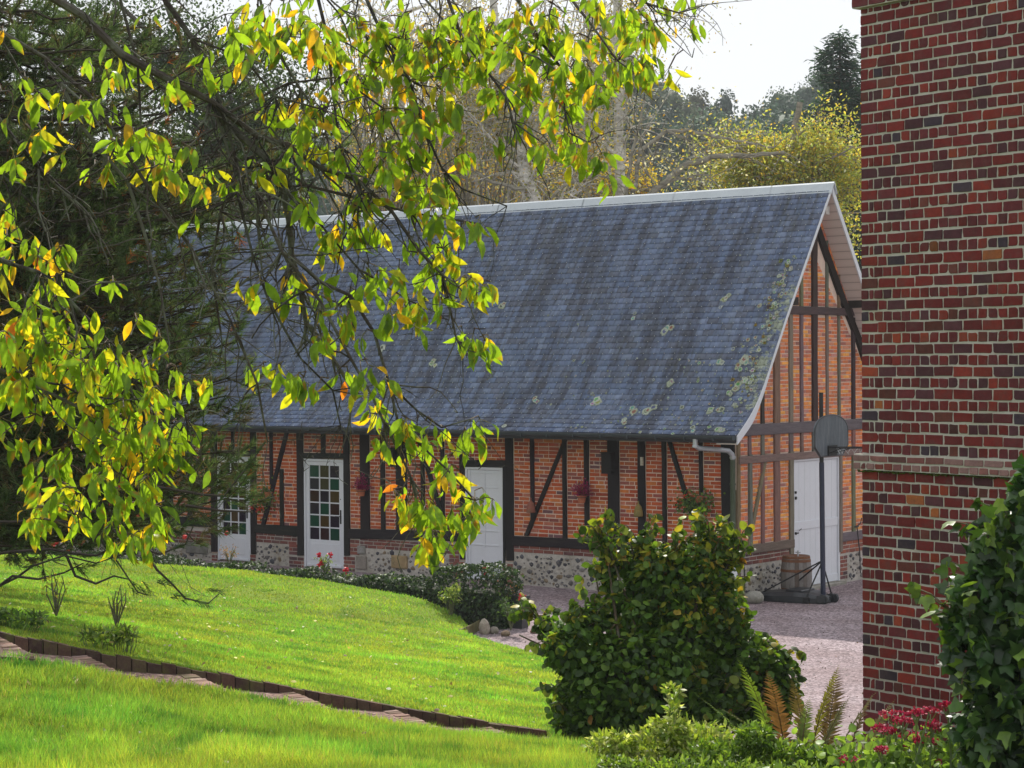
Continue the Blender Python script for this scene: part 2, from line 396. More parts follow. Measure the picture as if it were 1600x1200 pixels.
def slate_mat():
    """slates: per-slate tone, dark run-down streaks, moss near the verge, pale lichen rosettes"""
    m, nt, out = new_mat('slate')
    lk = nt.links.new
    a = nt.nodes.new('ShaderNodeAttribute'); a.attribute_name = 'col'
    tcn = nt.nodes.new('ShaderNodeTexCoord')
    geo = tcn.outputs['Object']
    mpS = nt.nodes.new('ShaderNodeMapping'); mpS.inputs['Scale'].default_value = (2.6, 0.30, 0.30)
    lk(geo, mpS.inputs[0])
    st = N_(nt, 'ShaderNodeTexNoise', i_Scale=1.5, i_Detail=6.0, i_Roughness=0.7)
    lk(mpS.outputs[0], st.inputs['Vector'])
    fine = N_(nt, 'ShaderNodeTexNoise', i_Scale=14.0, i_Detail=8.0, i_Roughness=0.75)
    lk(geo, fine.inputs['Vector'])
    mid = N_(nt, 'ShaderNodeTexNoise', i_Scale=0.9, i_Detail=4.0)
    lk(geo, mid.inputs['Vector'])
    ms = nt.nodes.new('ShaderNodeMath'); ms.operation = 'MULTIPLY_ADD'
    lk(fine.outputs['Fac'], ms.inputs[0]); ms.inputs[1].default_value = 0.35; lk(st.outputs['Fac'], ms.inputs[2])
    rs = ramp(nt, ms.outputs[0], [(0.61, (0, 0, 0)), (0.79, (0.68,) * 3)])
    c = mixc(nt, rs.outputs[0], a.outputs['Color'], (0.050, 0.048, 0.060))
    # olive-brown film
    ol = N_(nt, 'ShaderNodeTexNoise', i_Scale=2.3, i_Detail=6.0, i_Roughness=0.7)
    lk(mpS.outputs[0], ol.inputs['Vector'])
    ro = ramp(nt, ol.outputs['Fac'], [(0.52, (0, 0, 0)), (0.72, (0.55,) * 3)])
    c = mixc(nt, ro.outputs[0], c, (0.10, 0.105, 0.085))
    # small black and rusty specks
    rk = ramp(nt, fine.outputs['Fac'], [(0.60, (0, 0, 0)), (0.68, (0.6,) * 3)])
    c = mixc(nt, rk.outputs[0], c, (0.035, 0.033, 0.035))
    # lichen
    sep = nt.nodes.new('ShaderNodeSeparateXYZ'); lk(geo, sep.inputs[0])
    def lin(sock, a0, a1):
        r = nt.nodes.new('ShaderNodeMapRange'); lk(sock, r.inputs[0])
        r.inputs[1].default_value, r.inputs[2].default_value = a0, a1
        return r.outputs[0]
    low = lin(sep.outputs['Z'], 4.6, 2.7)
    right = lin(sep.outputs['X'], -5.5, 0.2)
    dens = nt.nodes.new('ShaderNodeMath'); dens.operation = 'MULTIPLY'; lk(low, dens.inputs[0]); lk(right, dens.inputs[1])
    vo = N_(nt, 'ShaderNodeTexVoronoi', i_Scale=3.0)
    dn = N_(nt, 'ShaderNodeTexNoise', i_Scale=9.0, i_Detail=4.0)
    lk(geo, dn.inputs['Vector'])
    va = nt.nodes.new('ShaderNodeMixRGB'); va.inputs[0].default_value = 0.08; lk(geo, va.inputs[1]); lk(dn.outputs['Color'], va.inputs[2])
    lk(va.outputs[0], vo.inputs['Vector'])
    sc = nt.nodes.new('ShaderNodeSeparateColor'); lk(vo.outputs['Color'], sc.inputs[0])
    th = nt.nodes.new('ShaderNodeMath'); th.operation = 'LESS_THAN'; lk(sc.outputs[0], th.inputs[0])
    dp = nt.nodes.new('ShaderNodeMath'); dp.operation = 'MULTIPLY_ADD'; lk(dens.outputs[0], dp.inputs[0]); dp.inputs[1].default_value = 0.25; dp.inputs[2].default_value = 0.02
    lk(dp.outputs[0], th.inputs[1])
    rad = nt.nodes.new('ShaderNodeMath'); rad.operation = 'MULTIPLY_ADD'; lk(sc.outputs[1], rad.inputs[0]); rad.inputs[1].default_value = 0.17; rad.inputs[2].default_value = 0.09
    ds = nt.nodes.new('ShaderNodeMath'); ds.operation = 'SUBTRACT'; lk(rad.outputs[0], ds.inputs[0]); lk(vo.outputs['Distance'], ds.inputs[1])
    ds2 = nt.nodes.new('ShaderNodeMath'); ds2.operation = 'MULTIPLY_ADD'; lk(fine.outputs['Fac'], ds2.inputs[0]); ds2.inputs[1].default_value = 0.16; lk(ds.outputs[0], ds2.inputs[2])
    rl = ramp(nt, ds2.outputs[0], [(0.085, (0, 0, 0)), (0.10, (1, 1, 1)), (0.135, (1, 1, 1)), (0.155, (0.35,) * 3), (0.24, (0.7,) * 3)])
    lm = nt.nodes.new('ShaderNodeMath'); lm.operation = 'MULTIPLY'; lk(rl.outputs[0], lm.inputs[0]); lk(th.outputs[0], lm.inputs[1])
    lm2 = nt.nodes.new('ShaderNodeMath'); lm2.operation = 'MULTIPLY'; lk(lm.outputs[0], lm2.inputs[0]); lm2.inputs[1].default_value = 0.85
    c = mixc(nt, lm2.outputs[0], c, (0.40, 0.45, 0.36))
    # mossy verge
    vg = lin(sep.outputs['X'], -0.75, 0.25)
    v2 = lin(sep.outputs['Z'], 5.9, 4.9)
    v3 = lin(sep.outputs['Z'], 2.4, 3.4)
    vm = nt.nodes.new('ShaderNodeMath'); vm.operation = 'MULTIPLY'; lk(vg, vm.inputs[0]); lk(v2, vm.inputs[1])
    vm2 = nt.nodes.new('ShaderNodeMath'); vm2.operation = 'MULTIPLY'; lk(vm.outputs[0], vm2.inputs[0]); lk(v3, vm2.inputs[1])
    f4 = N_(nt, 'ShaderNodeTexNoise', i_Scale=4.0, i_Detail=9.0, i_Roughness=0.75); lk(geo, f4.inputs['Vector'])
    vs_ = nt.nodes.new('ShaderNodeMath'); vs_.operation = 'MULTIPLY_ADD'; lk(vm2.outputs[0], vs_.inputs[0]); vs_.inputs[1].default_value = 0.24; lk(f4.outputs['Fac'], vs_.inputs[2])
    rv = ramp(nt, vs_.outputs[0], [(0.73, (0, 0, 0)), (0.77, (0.9,) * 3)])
    cm = ramp(nt, fine.outputs['Fac'], [(0.35, (0.14, 0.15, 0.08)), (0.47, (0.33, 0.37, 0.28)), (0.60, (0.46, 0.50, 0.42)), (0.68, (0.20, 0.14, 0.05))])
    c = mixc(nt, rv.outputs[0], c, cm.outputs[0])
    bs = N_(nt, 'ShaderNodeBsdfPrincipled')
    bs.inputs['Specular IOR Level'].default_value = 0.25
    rr = ramp(nt, fine.outputs['Fac'], [(0.3, (0.58,) * 3), (0.7, (0.75,) * 3)])
    lk(rr.outputs[0], bs.inputs['Roughness'])
    lk(c, bs.inputs['Base Color'])
    bp = N_(nt, 'ShaderNodeBump', i_Strength=0.35, i_Distance=0.006)
    lk(fine.outputs['Fac'], bp.inputs['Height']); lk(bp.outputs[0], bs.inputs['Normal'])
    lk(bs.outputs[0], out.inputs[0])
    return m
M['slate'] = slate_mat()

def ground_mat(name, stops, scale, bump=0.6, bs_scale=90, bdist=0.01, rough=0.95, patch=None, patch_scale=0.5, second=None):
    m, nt, out = new_mat(name)
    lk = nt.links.new
    tcn = nt.nodes.new('ShaderNodeTexCoord')
    n1 = N_(nt, 'ShaderNodeTexNoise', i_Scale=scale, i_Detail=8.0, i_Roughness=0.75)
    lk(tcn.outputs['Object'], n1.inputs['Vector'])
    c = ramp(nt, n1.outputs['Fac'], stops).outputs[0]
    if patch:
        n2 = N_(nt, 'ShaderNodeTexNoise', i_Scale=patch_scale, i_Detail=5.0, i_Roughness=0.6)
        lk(tcn.outputs['Object'], n2.inputs['Vector'])
        c = mixc(nt, ramp(nt, n2.outputs['Fac'], [(0.42, (0, 0, 0)), (0.62, (0.7,) * 3)]).outputs[0], c, patch)
    vo = N_(nt, 'ShaderNodeTexVoronoi', i_Scale=bs_scale)
    lk(tcn.outputs['Object'], vo.inputs['Vector'])
    if second:
        sc = nt.nodes.new('ShaderNodeSeparateColor'); lk(vo.outputs['Color'], sc.inputs[0])
        rr = ramp(nt, sc.outputs[0], [(0.0, (0.45,) * 3), (0.5, (0.95,) * 3), (1.0, (1.6,) * 3)])
        c = mixc(nt, 1.0, c, rr.outputs[0], 'MULTIPLY')
    bs = N_(nt, 'ShaderNodeBsdfPrincipled', i_Roughness=rough)
    bs.inputs['Specular IOR Level'].default_value = 0.15
    lk(c, bs.inputs['Base Color'])
    bp = N_(nt, 'ShaderNodeBump', i_Strength=bump, i_Distance=bdist)
    lk(vo.outputs['Distance'], bp.inputs['Height']); lk(bp.outputs[0], bs.inputs['Normal'])
    lk(bs.outputs[0], out.inputs[0])
    return m
M['gravel'] = ground_mat('gravel', [(0.3, (0.20, 0.155, 0.168)), (0.5, (0.29, 0.235, 0.252)), (0.7, (0.39, 0.33, 0.35))], 7, 0.9, 38, 0.012, patch=(0.20, 0.15, 0.155), patch_scale=0.6, second=True)
M['soil'] = ground_mat('soil', [(0.3, (0.045, 0.05, 0.02)), (0.7, (0.08, 0.085, 0.035))], 1.2, 0.5, 20)
M['turf'] = ground_mat('turf', [(0.3, (0.12, 0.18, 0.02)), (0.5, (0.17, 0.25, 0.025)), (0.7, (0.22, 0.30, 0.03))], 2.5, 0.7, 60, 0.01, patch=(0.10, 0.15, 0.015), patch_scale=0.7)
M['tread'] = ground_mat('tread_gravel', [(0.3, (0.12, 0.07, 0.06)), (0.5, (0.21, 0.14, 0.12)), (0.7, (0.32, 0.24, 0.20))], 14, 0.9, 45, 0.012, second=True)

#@@TERRAIN

# ------------------------------------------------------------ terrain
def zg(X, Y):
    Y = np.asarray(Y, float)
    return np.interp(Y, [0, 8.6, 12, 15, 20, 26, 28, 500], [2.15, 1.9, 1.5, 1.05, .43, .03, 0, 0]) + 0 * np.asarray(X, float)
def hedgeY(px): return 29.21 / (1 + .78 * (px - 800) / 3200)
ctrl = []
for px, py in ((-500, 850), (-200, 856), (0, 865), (200, 876), (330, 888), (455, 900), (545, 912), (608, 926), (672, 938), (735, 969)):
    ctrl.append(at(px, py, hedgeY(px)))
ctrl += [np.array(p) for p in ((-.69, 28.3, .14), (-.28, 27.6, .12), (.25, 26.3, .14), (.8, 23, .38), (1.0, 19, .66), (1.2, 16, 1.0),
                               (3, 3, 2.2), (-3, 3, 2.4), (3, 9, 1.95), (2.5, 12, 1.6), (-9, 30, .9), (-8, 14, 2.5), (-8, 8, 2.7))]
EDGE = [(-320, 930, 13.4), (-160, 962, 13.7), (0, 990, 14.0), (135, 1020, 14.3), (300, 1048, 14.6), (458, 1077, 14.9), (618, 1106, 15.25), (765, 1132, 15.6), (855, 1143, 15.8)]
ctrl += [at(*e) for e in EDGE]
for e in ((-150, 1014, 12.75), (-20, 1027, 12.95), (60, 1034, 13.1), (200, 1064, 13.4), (380, 1089, 13.75), (540, 1117, 14.05), (700, 1144, 14.4), (820, 1159, 14.7), (0, 1200, 9.2), (400, 1200, 9.6), (800, 1200, 10.5), (1000, 1200, 11)):
    ctrl.append(at(*e))
ctrl = np.array(ctrl)
def tps_fit(P, lam=0.02):
    n = len(P); d = np.linalg.norm(P[:, None, :2] - P[None, :, :2], axis=2)
    K = np.where(d > 0, d * d * np.log(d + 1e-12), 0) + lam * np.eye(n)
    Q = np.c_[np.ones(n), P[:, :2]]
    A = np.block([[K, Q], [Q.T, np.zeros((3, 3))]])
    return np.linalg.solve(A, np.r_[P[:, 2], 0, 0, 0])
tw = tps_fit(ctrl)
EW = np.array([at(*e) for e in EDGE])
def zl_raw(X, Y):
    X = np.asarray(X, float); Y = np.asarray(Y, float)
    sh = X.shape; x, y = X.ravel(), Y.ravel()
    d = np.sqrt((x[:, None] - ctrl[None, :, 0]) ** 2 + (y[:, None] - ctrl[None, :, 1]) ** 2)
    z = np.where(d > 0, d * d * np.log(d + 1e-12), 0) @ tw[:-3] + tw[-3] + tw[-2] * x + tw[-1] * y
    return z.reshape(sh)
def pathd(X, Y):
    """distance in front of (towards the camera from) the brick edging line"""
    return (np.interp(X, EW[:, 0], EW[:, 1]) - Y) * 0.90
PATHW = 1.02
def zl(X, Y):
    z = zl_raw(X, Y)
    d = pathd(X, Y)
    return np.where((d > -0.02) & (d < PATHW) & (np.asarray(X) < EW[-1, 0] + 0.02), z - 0.55, z)
XR = ([2, 9, 12, 13.2, 16, 19, 22, 24.5, 26.3, 27.6, 28.3, 29.2, 29.7, 31, 33, 36, 40, 45], None)
XRv = [.1, .33, .5, 1.2, 1.3, 1.2, 1.0, .7, .25, -.28, -.69, -.62, -.75, -2.3, -4.86, -8.7, -13.8, -20]
def xr(Y): return np.interp(Y, XR[0], XRv)
def hump(X, Y): return 0.02 * np.sin(X * 1.7 + Y * .6) * np.cos(Y * 1.1) + 0.012 * np.sin(X * 4.1) * np.sin(Y * 3.3 + X)

# broad ground to the horizon
xs = np.unique(np.r_[np.linspace(-900, -30, 12), np.linspace(-30, 30, 61), np.linspace(30, 900, 12)])
ys = np.unique(np.r_[-60, -20, np.linspace(0, 60, 61), 80, 120, 200, 400, 900])
XX, YY = np.meshgrid(xs, ys)
ZZ = zg(XX, YY) - 0.03
nx, ny = len(xs), len(ys)
I = np.arange(nx * ny).reshape(ny, nx)
Fq = np.stack([I[:-1, :-1], I[:-1, 1:], I[1:, 1:], I[1:, :-1]], -1).reshape(-1, 4)
g = link('ground', np_mesh('ground', np.stack([XX, YY, ZZ], -1).reshape(-1, 3), Fq), M['soil'], None, True)
tag(g, kind='structure')
# gravel yard
xs = np.linspace(-22, 14, 90); ys = np.linspace(9, 50, 110)
XX, YY = np.meshgrid(xs, ys)
ZZ = zg(XX, YY) + 0.006 * np.sin(XX * 2.3) * np.sin(YY * 1.9)
nx, ny = len(xs), len(ys)
I = np.arange(nx * ny).reshape(ny, nx)
Fq = np.stack([I[:-1, :-1], I[:-1, 1:], I[1:, 1:], I[1:, :-1]], -1).reshape(-1, 4)
g = link('gravel_yard', np_mesh('gravel_yard', np.stack([XX, YY, ZZ], -1).reshape(-1, 3), Fq), M['gravel'], None, True)
tag(g, kind='structure')
# planted bed in front of the yard
xs = np.linspace(-.2, 5, 40); ys = np.linspace(4, 14.5, 60)
XX, YY = np.meshgrid(xs, ys); ZZ = zg(XX, YY) + .05 + .03 * vnoise(XX, YY, .3, 9); nx, ny = len(xs), len(ys); I = np.arange(nx * ny).reshape(ny, nx)
g = link('flower_bed', np_mesh('flower_bed', np.stack([XX, YY, ZZ], -1).reshape(-1, 3), np.stack([I[:-1, :-1], I[:-1, 1:], I[1:, 1:], I[1:, :-1]], -1).reshape(-1, 4)), M['soil'], None, True); tag(g, kind='structure')
# lawn sheet
ys = np.unique(np.r_[np.linspace(2, 11.5, 40), np.linspace(11.5, 17, 90), np.linspace(17, 44, 110)])
us = np.linspace(0, 1, 190)
rows = []
for y in ys:
    x1 = xr(y); x0 = -13.0 - max(0, (y - 20)) * .45
    x = x0 + (x1 - x0) * us
    z = zl(x, np.full_like(x, y)) + hump(x, y)
    rows.append(np.stack([np.r_[x, x1 + .03], np.full(len(x) + 1, y), np.r_[z, zg(x1, y) - .08]], -1))
VV = np.array(rows); ny, nx = VV.shape[:2]
I = np.arange(nx * ny).reshape(ny, nx)
Fq = np.stack([I[:-1, :-1], I[:-1, 1:], I[1:, 1:], I[1:, :-1]], -1).reshape(-1, 4)
lawn = link('lawn', np_mesh('lawn', VV.reshape(-1, 3), Fq), M['turf'], None, True)
tag(lawn, kind='structure')

# grass blades
def grass(name, label, Ylo, Yhi, n, h, w, side):
    y = Ylo + (Yhi - Ylo) * NR.random(n * 2) ** 1.0
    keep = NR.random(n * 2) < np.minimum(1, (Ylo / y) ** 1.0)
    y = y[keep]
    px = np.where(NR.random(len(y)) < .86, NR.uniform(-120, 1200, len(y)), NR.uniform(-900, -120, len(y)))
    x = (px - 800) / 3200 * y
    d = pathd(x, y)
    ok = (x < xr(y) - .01) & ((d < -0.04) | (d > PATHW - .02) | (x > EW[-1, 0]))
    ok &= (d < 0) if side > 0 else (d > 0)
    x, y, d = x[ok], y[ok], d[ok]
    z = zl(x, y) + hump(x, y) - .004
    n = len(x)
    clump = 2 * (vnoise(x, y, .55, 1) * .6 + vnoise(x, y, .2, 2) * .4) - 1
    cl2 = 2 * vnoise(x, y, .09, 3) - 1; big = 2 * vnoise(x, y, 2.2, 4) - 1; yel = vnoise(x, y, .8, 5)
    H = h * (0.5 + .95 * NR.random(n)) * (1 + .42 * clump + .25 * cl2)
    H *= np.where((d > 0) & (d < PATHW + .6), .72, 1.0) * np.where((d < 0) & (d > -.25), .6, 1.0)
    D = np.stack([NR.normal(0, .34, n), NR.normal(0, .34, n), np.ones(n)], -1)
    Nn = rdir(n, 0, .25)
    T = (np.array([[0, .5, 0], [0, -.5, 0], [.55, .38, .04], [.55, -.38, .04], [1, 0, .22]], float), np.array([[0, 1, 3], [0, 3, 2], [2, 3, 4]]))
    wid = (w * (y / Ylo) ** .8) * (.7 + .6 * NR.random(n)) / H
    base = np.array([0.225, 0.40, 0.052])
    tone = (1 + .34 * clump[:, None] + .12 * cl2[:, None] + .16 * big[:, None] + NR.normal(0, .16, (n, 1)))
    C = base * tone * np.array([1, 1, 1])
    C[:, 0] *= (1 + NR.normal(0, .16, n)) * (.82 + .55 * yel)
    wd_ = vnoise(x, y, .33, 6) > .80; C[wd_] *= np.array([.55, .72, .8])
    dry = NR.random(n) < .035
    C[dry] = np.array([.38, .33, .12]) * (.7 + .5 * NR.random((dry.sum(), 1)))
    V, Fa, Cc = inst(T, np.stack([x, y, z], -1), D, Nn, H, np.clip(C, .004, .8), wid)
    o = link(name, np_mesh(name, V, Fa, Cc), M['grass'])
    tag(o, label, 'grass', kind='stuff')
grass('tall_grass', 'bright green tufty grass of the near lawn below the stepped path', 8.3, 15.6, 280000, .068, .0042, -1)
grass('mown_grass', 'sunlit short grass of the lawn between the stepped path and the hedge', 14, 37, 380000, .031, .0068, 1)

# stepped path: gravel treads, brick nosings, brick edging
ei = [at(*e) for e in EDGE]
pm = MB()
pathdir = np.array([.43, -.90, 0])
steps = []
for a, b in zip(ei[:-1], ei[1:]):
    lev = b[2] - .035
    p0, p1 = a + pathdir * -.02, b + pathdir * -.02
    q0, q1 = a + pathdir * (PATHW + .08), b + pathdir * (PATHW + .08)
    la = a[2] - .115
    top = [(p0[0], p0[1], la), (q0[0], q0[1], la + .01), (q1[0], q1[1], lev + .005), (p1[0], p1[1], lev)]
    bot = [(x, y, lev - .5) for x, y, _ in top]
    pm.add(top + bot, [(0, 1, 2, 3), (4, 7, 6, 5), (0, 4, 5, 1), (1, 5, 6, 2), (2, 6, 7, 3), (3, 7, 4, 0)])
    steps.append((b, lev))
o = pm.build('garden_path', M['tread']); tag(o, kind='structure')
labs = ['brick step nosing across the garden path at the left edge of the photo', 'uppermost whole brick step nosing, beside the bare rose stems', 'second brick step nosing down the garden path',
        'brick step nosing in the middle of the garden path', 'brick step nosing below the widest stretch of lawn', 'lowest but one brick step nosing before the hazel bush', 'lowest brick step nosing at the foot of the path']
for i, (b, lev) in enumerate(steps[:-1]):
    if i == 0: continue
    mb = MB()
    k = 0.0
    dx = np.array([.9, .43, 0])
    while k < PATHW:
        wdt = rnd.uniform(.055, .065)
        c = b + pathdir * (k + .005)
        e = c + pathdir * wdt
        h = lev + .018 + rnd.uniform(-.004, .004)
        r = -dx * rnd.uniform(.10, .115); fr = dx * rnd.uniform(-.004, .01)
        q = [c + r, e + r, e + fr, c + fr]
        vs = [(x, y, h) for x, y, _ in q] + [(x, y, lev - .25) for x, y, _ in q]
        kk = rnd.choice([(.27, .17, .14), (.21, .13, .10), (.30, .21, .18), (.18, .12, .09)])
        mb.add(vs, [(0, 1, 2, 3), (4, 7, 6, 5), (0, 4, 5, 1), (1, 5, 6, 2), (2, 6, 7, 3), (3, 7, 4, 0)], kk)
        k += wdt + .008
    o = mb.build('brick_step', M['stone'])
    tag(o, labs[i], 'step', 'brick step nosings of the garden path')
mb = MB()
for a, b in zip(ei[:-1], ei[1:]):
    ln = np.linalg.norm((b - a)[:2]); n = int(ln / .098)
    for k in range(n):
        t0, t1 = k / n, (k + .93) / n
        p, q = a + (b - a) * t0, a + (b - a) * t1
        bk = np.array([-.43, .9, 0]) * rnd.uniform(.10, .125)
        fo = np.array([.43, -.9, 0]) * rnd.uniform(-.006, .01)
        h = rnd.uniform(-.008, .01) + .012
        c = [p + fo, q + fo, q + bk, p + bk]
        vs = [(x, y, z + h) for x, y, z in c] + [(x, y, z - .42) for x, y, z in c]
        kk = rnd.choice([(.085, .050, .040), (.11, .065, .05), (.07, .045, .038), (.10, .07, .05)])  # dark brick tones carry the shade of the path-side face
        mb.add(vs, [(0, 1, 2, 3), (4, 7, 6, 5), (0, 4, 5, 1), (1, 5, 6, 2), (2, 6, 7, 3), (3, 7, 4, 0)], kk)
o = mb.build('brick_edging', surf_mat('mossy_brick', None, .9, .3, 10, .6, 60, .006, .15, dirt=(.10, .12, .025), dirt_scale=5, dirt_amt=.6))
tag(o, 'low mossy edging of upright bricks running down beside the stepped garden path', 'edging')

# ------------------------------------------------------------ brickwork
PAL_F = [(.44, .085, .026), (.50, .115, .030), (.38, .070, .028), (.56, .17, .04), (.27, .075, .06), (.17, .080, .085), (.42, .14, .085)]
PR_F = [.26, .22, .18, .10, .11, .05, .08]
PAL_G = [(.68, .21, .080), (.74, .27, .08), (.62, .18, .08), (.80, .36, .09), (.42, .16, .12), (.60, .25, .15), (.50, .22, .18)]  # lighter than the front: the gable's brighter sky is put into the bricks
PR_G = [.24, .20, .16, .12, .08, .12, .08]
PAL_B = [(.17, .06, .05), (.22, .07, .055), (.13, .06, .06), (.26, .10, .075), (.10, .06, .065)]
PR_B = [.3, .25, .2, .15, .1]
def pal(P_, W_, j=.10):
    c = rnd.choices(P_, W_)[0]; k = 1 + rnd.gauss(0, j)
    return tuple(min(.9, x * k) for x in c)
def panel(mb, a0, a1, z0, z1, plane='f', P_=PAL_F, W_=PR_F, course=.0652, depth=.008, off=0.0, brick=.222, slope=0.0, gap=.0135):
    """brick courses inside a panel; plane 'f': along x facing -y, 'g': along y facing +x"""
    z = z0 + gap; row = 0
    cw = course * rnd.uniform(.97, 1.05)
    while z + cw * .5 < z1:
        a = a0 + gap * rnd.uniform(.7, 1.2)
        zt = min(z + cw - gap, z1 - .004)
        first = brick * (rnd.uniform(.85, 1.02) if row % 2 == 0 else rnd.uniform(.4, .6))
        wv = rnd.uniform(-.003, .003)
        while a < a1 - .03:
            ln = first if first else brick * rnd.choices([1, .5], [.85, .15])[0] * rnd.uniform(.94, 1.04)
            first = None
            e = a + ln - gap
            if a1 - gap - e < .05: e = a1 - gap * rnd.uniform(.7, 1.2)
            d = depth + rnd.uniform(-.002, .003) + off
            s0, s1 = slope * (a - a0) + wv, slope * (e - a0) + wv
            if plane == 'f':
                q = [(a, z + s0), (e, z + s1), (e, zt + s1), (a, zt + s0)]
            else:
                q = [(a, z + s0), (e, z + s1), (e, zt + s1), (a, zt + s0)]
            q = [(x + rnd.uniform(-.0022, .0022), y + rnd.uniform(-.0022, .0022)) for x, y in q]
            i_ = .004
            qi = [(q[0][0] + i_, q[0][1] + i_), (q[1][0] - i_, q[1][1] + i_), (q[2][0] - i_, q[2][1] - i_), (q[3][0] + i_, q[3][1] - i_)]
            if plane == 'f': vs = [(x, -d, y) for x, y in qi] + [(x, -d + .006, y) for x, y in q]
            else: vs = [(d, x, y) for x, y in qi] + [(d - .006, x, y) for x, y in q]
            mb.add(vs, [(0, 1, 2, 3), (0, 4, 5, 1), (1, 5, 6, 2), (2, 6, 7, 3), (3, 7, 4, 0)], pal(P_, W_))
            a = e + gap
        z += cw; row += 1

def tquad(q, plane, d0, d1, mb, col, n=6, jit=.004):
    """timber from a quad tl,tr,br,bl of (a,z); its two long edges are slightly wavy"""
    tl, tr, br, bl = [np.array(p, float) for p in q]
    wv = np.linalg.norm(tr - tl) + np.linalg.norm(br - bl) > np.linalg.norm(bl - tl) + np.linalg.norm(br - tr)
    if wv: tl, tr, br, bl = bl, tl, tr, br      # long axis runs from (tl,tr) to (bl,br)
    n = max(2, int(n))
    ring = []
    for i in range(n + 1):
        t = i / n
        p = tl + (bl - tl) * t + np.array([rnd.uniform(-jit, jit), rnd.uniform(-jit, jit) * .5])
        q_ = tr + (br - tr) * t + np.array([rnd.uniform(-jit, jit), rnd.uniform(-jit, jit) * .5])
        c = .008
        dv = (q_ - p) / (np.linalg.norm(q_ - p) + 1e-9) * c
        f = d1 + rnd.uniform(-.002, .002)
        pts = [(p, d0), (p, f - c), (p + dv, f), (q_ - dv, f), (q_, f - c), (q_, d0)]
        ring.append([(a[0], -d, a[1]) if plane == 'f' else (d, a[0], a[1]) for a, d in pts])
    vs = [v_ for r in ring for v_ in r]
    m = 6; fs = []
    for i in range(n):
        for k in range(m - 1):
            fs.append((i * m + k, i * m + k + 1, (i + 1) * m + k + 1, (i + 1) * m + k))
    fs.append(tuple(range(m))); fs.append(tuple(n * m + k for k in range(m - 1, -1, -1)))
    mb.add(vs, fs, col)

# ------------------------------------------------------------ the barn
barn = empty('barn', tuple(C0), BROT)
tag(barn, 'long half timbered brick barn with steep slate roof and white doors', 'barn')
SL, WD, RT, RZ = -16.5, 4.96, 2.48, 6.84                    # length, width, ridge offset and height
_kn = np.array([(-.60, 2.69), (-.136, 3.04), (.2, 3.43), (.496, 3.90), (.947, 4.60), (1.881, 5.96), (RT, RZ)])
_ts = np.r_[np.linspace(-.60, .947, 24), RT]
def _smooth(t):      # smoothed knot interpolation: the sprocketed foot of the roof
    o = np.linspace(-.26, .26, 15); w = np.cos(o / .26 * math.pi / 2) + .01
    return float(np.sum(w * np.interp(t + o, _kn[:, 0], _kn[:, 1], left=None)) / w.sum())
PROF = [(float(t), _smooth(t) if -.35 < t < .8 else float(np.interp(t, _kn[:, 0], _kn[:, 1]))) for t in _ts]
def topz(t):
    t = t if t <= RT else 2 * RT - t
    return float(np.interp(t, [p[0] for p in PROF], [p[1] for p in PROF]))
DK = (.014, .012, .012)
GRY = (.165, .130, .098)
# masonry core (mortar)
mb = MB()
def gt(x, y=660): return G(x, y)[0]
dL, dR = gt(1238, 800), gt(1311, 800)
e_ = .06
gp = [(e_, -.1), (e_, topz(e_) - .16)] + [(t, z - .16) for t, z in PROF if e_ < t] + [(2 * RT - t, z - .16) for t, z in PROF[::-1][1:] if t > e_] + [(WD, topz(WD) - .16), (WD, -.1)]
mb.prism(gp, SL, -e_, 'x')
mb.build('wall', M['mortar'], barn)
mb = MB()
gp = [(.001, -.1), (.001, topz(0) - .15)] + [(t, z - .15) for t, z in PROF if .01 < t] + [(2 * RT - t, z - .15) for t, z in PROF[::-1][1:] if t > .01] + [(WD + .001, topz(WD) - .15), (WD + .001, -.1), (dR, -.1), (dR, 2.23), (dL, 2.23), (dL, -.1)]
mb.prism(gp, -.059, -.001, 'x'); mb.build('gable_wall', M['mortar'], barn)
mb = MB(); xa_ = SL
for a, b, yt_ in ((340, 392, 712), (475, 538.5, 716.5), (727, 787, 729.5)):
    xl_, xr_, zt_ = F(a, 760)[0], F(b, 760)[0], F((a + b) / 2, yt_)[1]
    mb.box((xa_, 0, -.1), (xl_, .059, 2.80)); mb.box((xl_ + .0005, 0.0005, zt_), (xr_ - .0005, .059, 2.80)); xa_ = xr_
mb.box((xa_, 0, -.1), (-.0595, .059, 2.80)); mb.build('front_wall', M['mortar'], barn)
ZT = 2.62
verts_px = [(60, 66), (100, 106), (140, 150), (180, 186), (222, 228), (262, 270), (295, 300), (331, 340), (392, 401), (422, 427), (438, 444), (465, 475), (538, 547),
            (564, 578), (596, 602), (620, 636), (659, 664), (689, 695), (719, 727), (791, 803), (829.5, 835.5), (880, 886), (914, 921), (951, 968), (998, 1009), (1036, 1042), (1093, 1099), (1128, 1149)]
short = {(331, 392): [(362, 366.5)], (465, 538): [(502.5, 509)], (719, 791): [(755.6, 760.6)]}
def sill_y(x):   # top and bottom pixel rows of the sill beam
    return float(np.interp(x, [60, 331, 401, 465, 547, 719, 803, 900, 1128], [797, 809, 819, 821.5, 826, 830, 837, 841.5, 854])), float(np.interp(x, [60, 331, 401, 465, 547, 719, 803, 930, 1128], [809, 824, 832, 838, 841, 846, 852, 859, 869]))
fb = MB()
timb = []      # (name, quad px, plane, extra)
vb_ = [v_ for v_ in verts_px if v_ not in ((422, 427), (438, 444), (829.5, 835.5))]
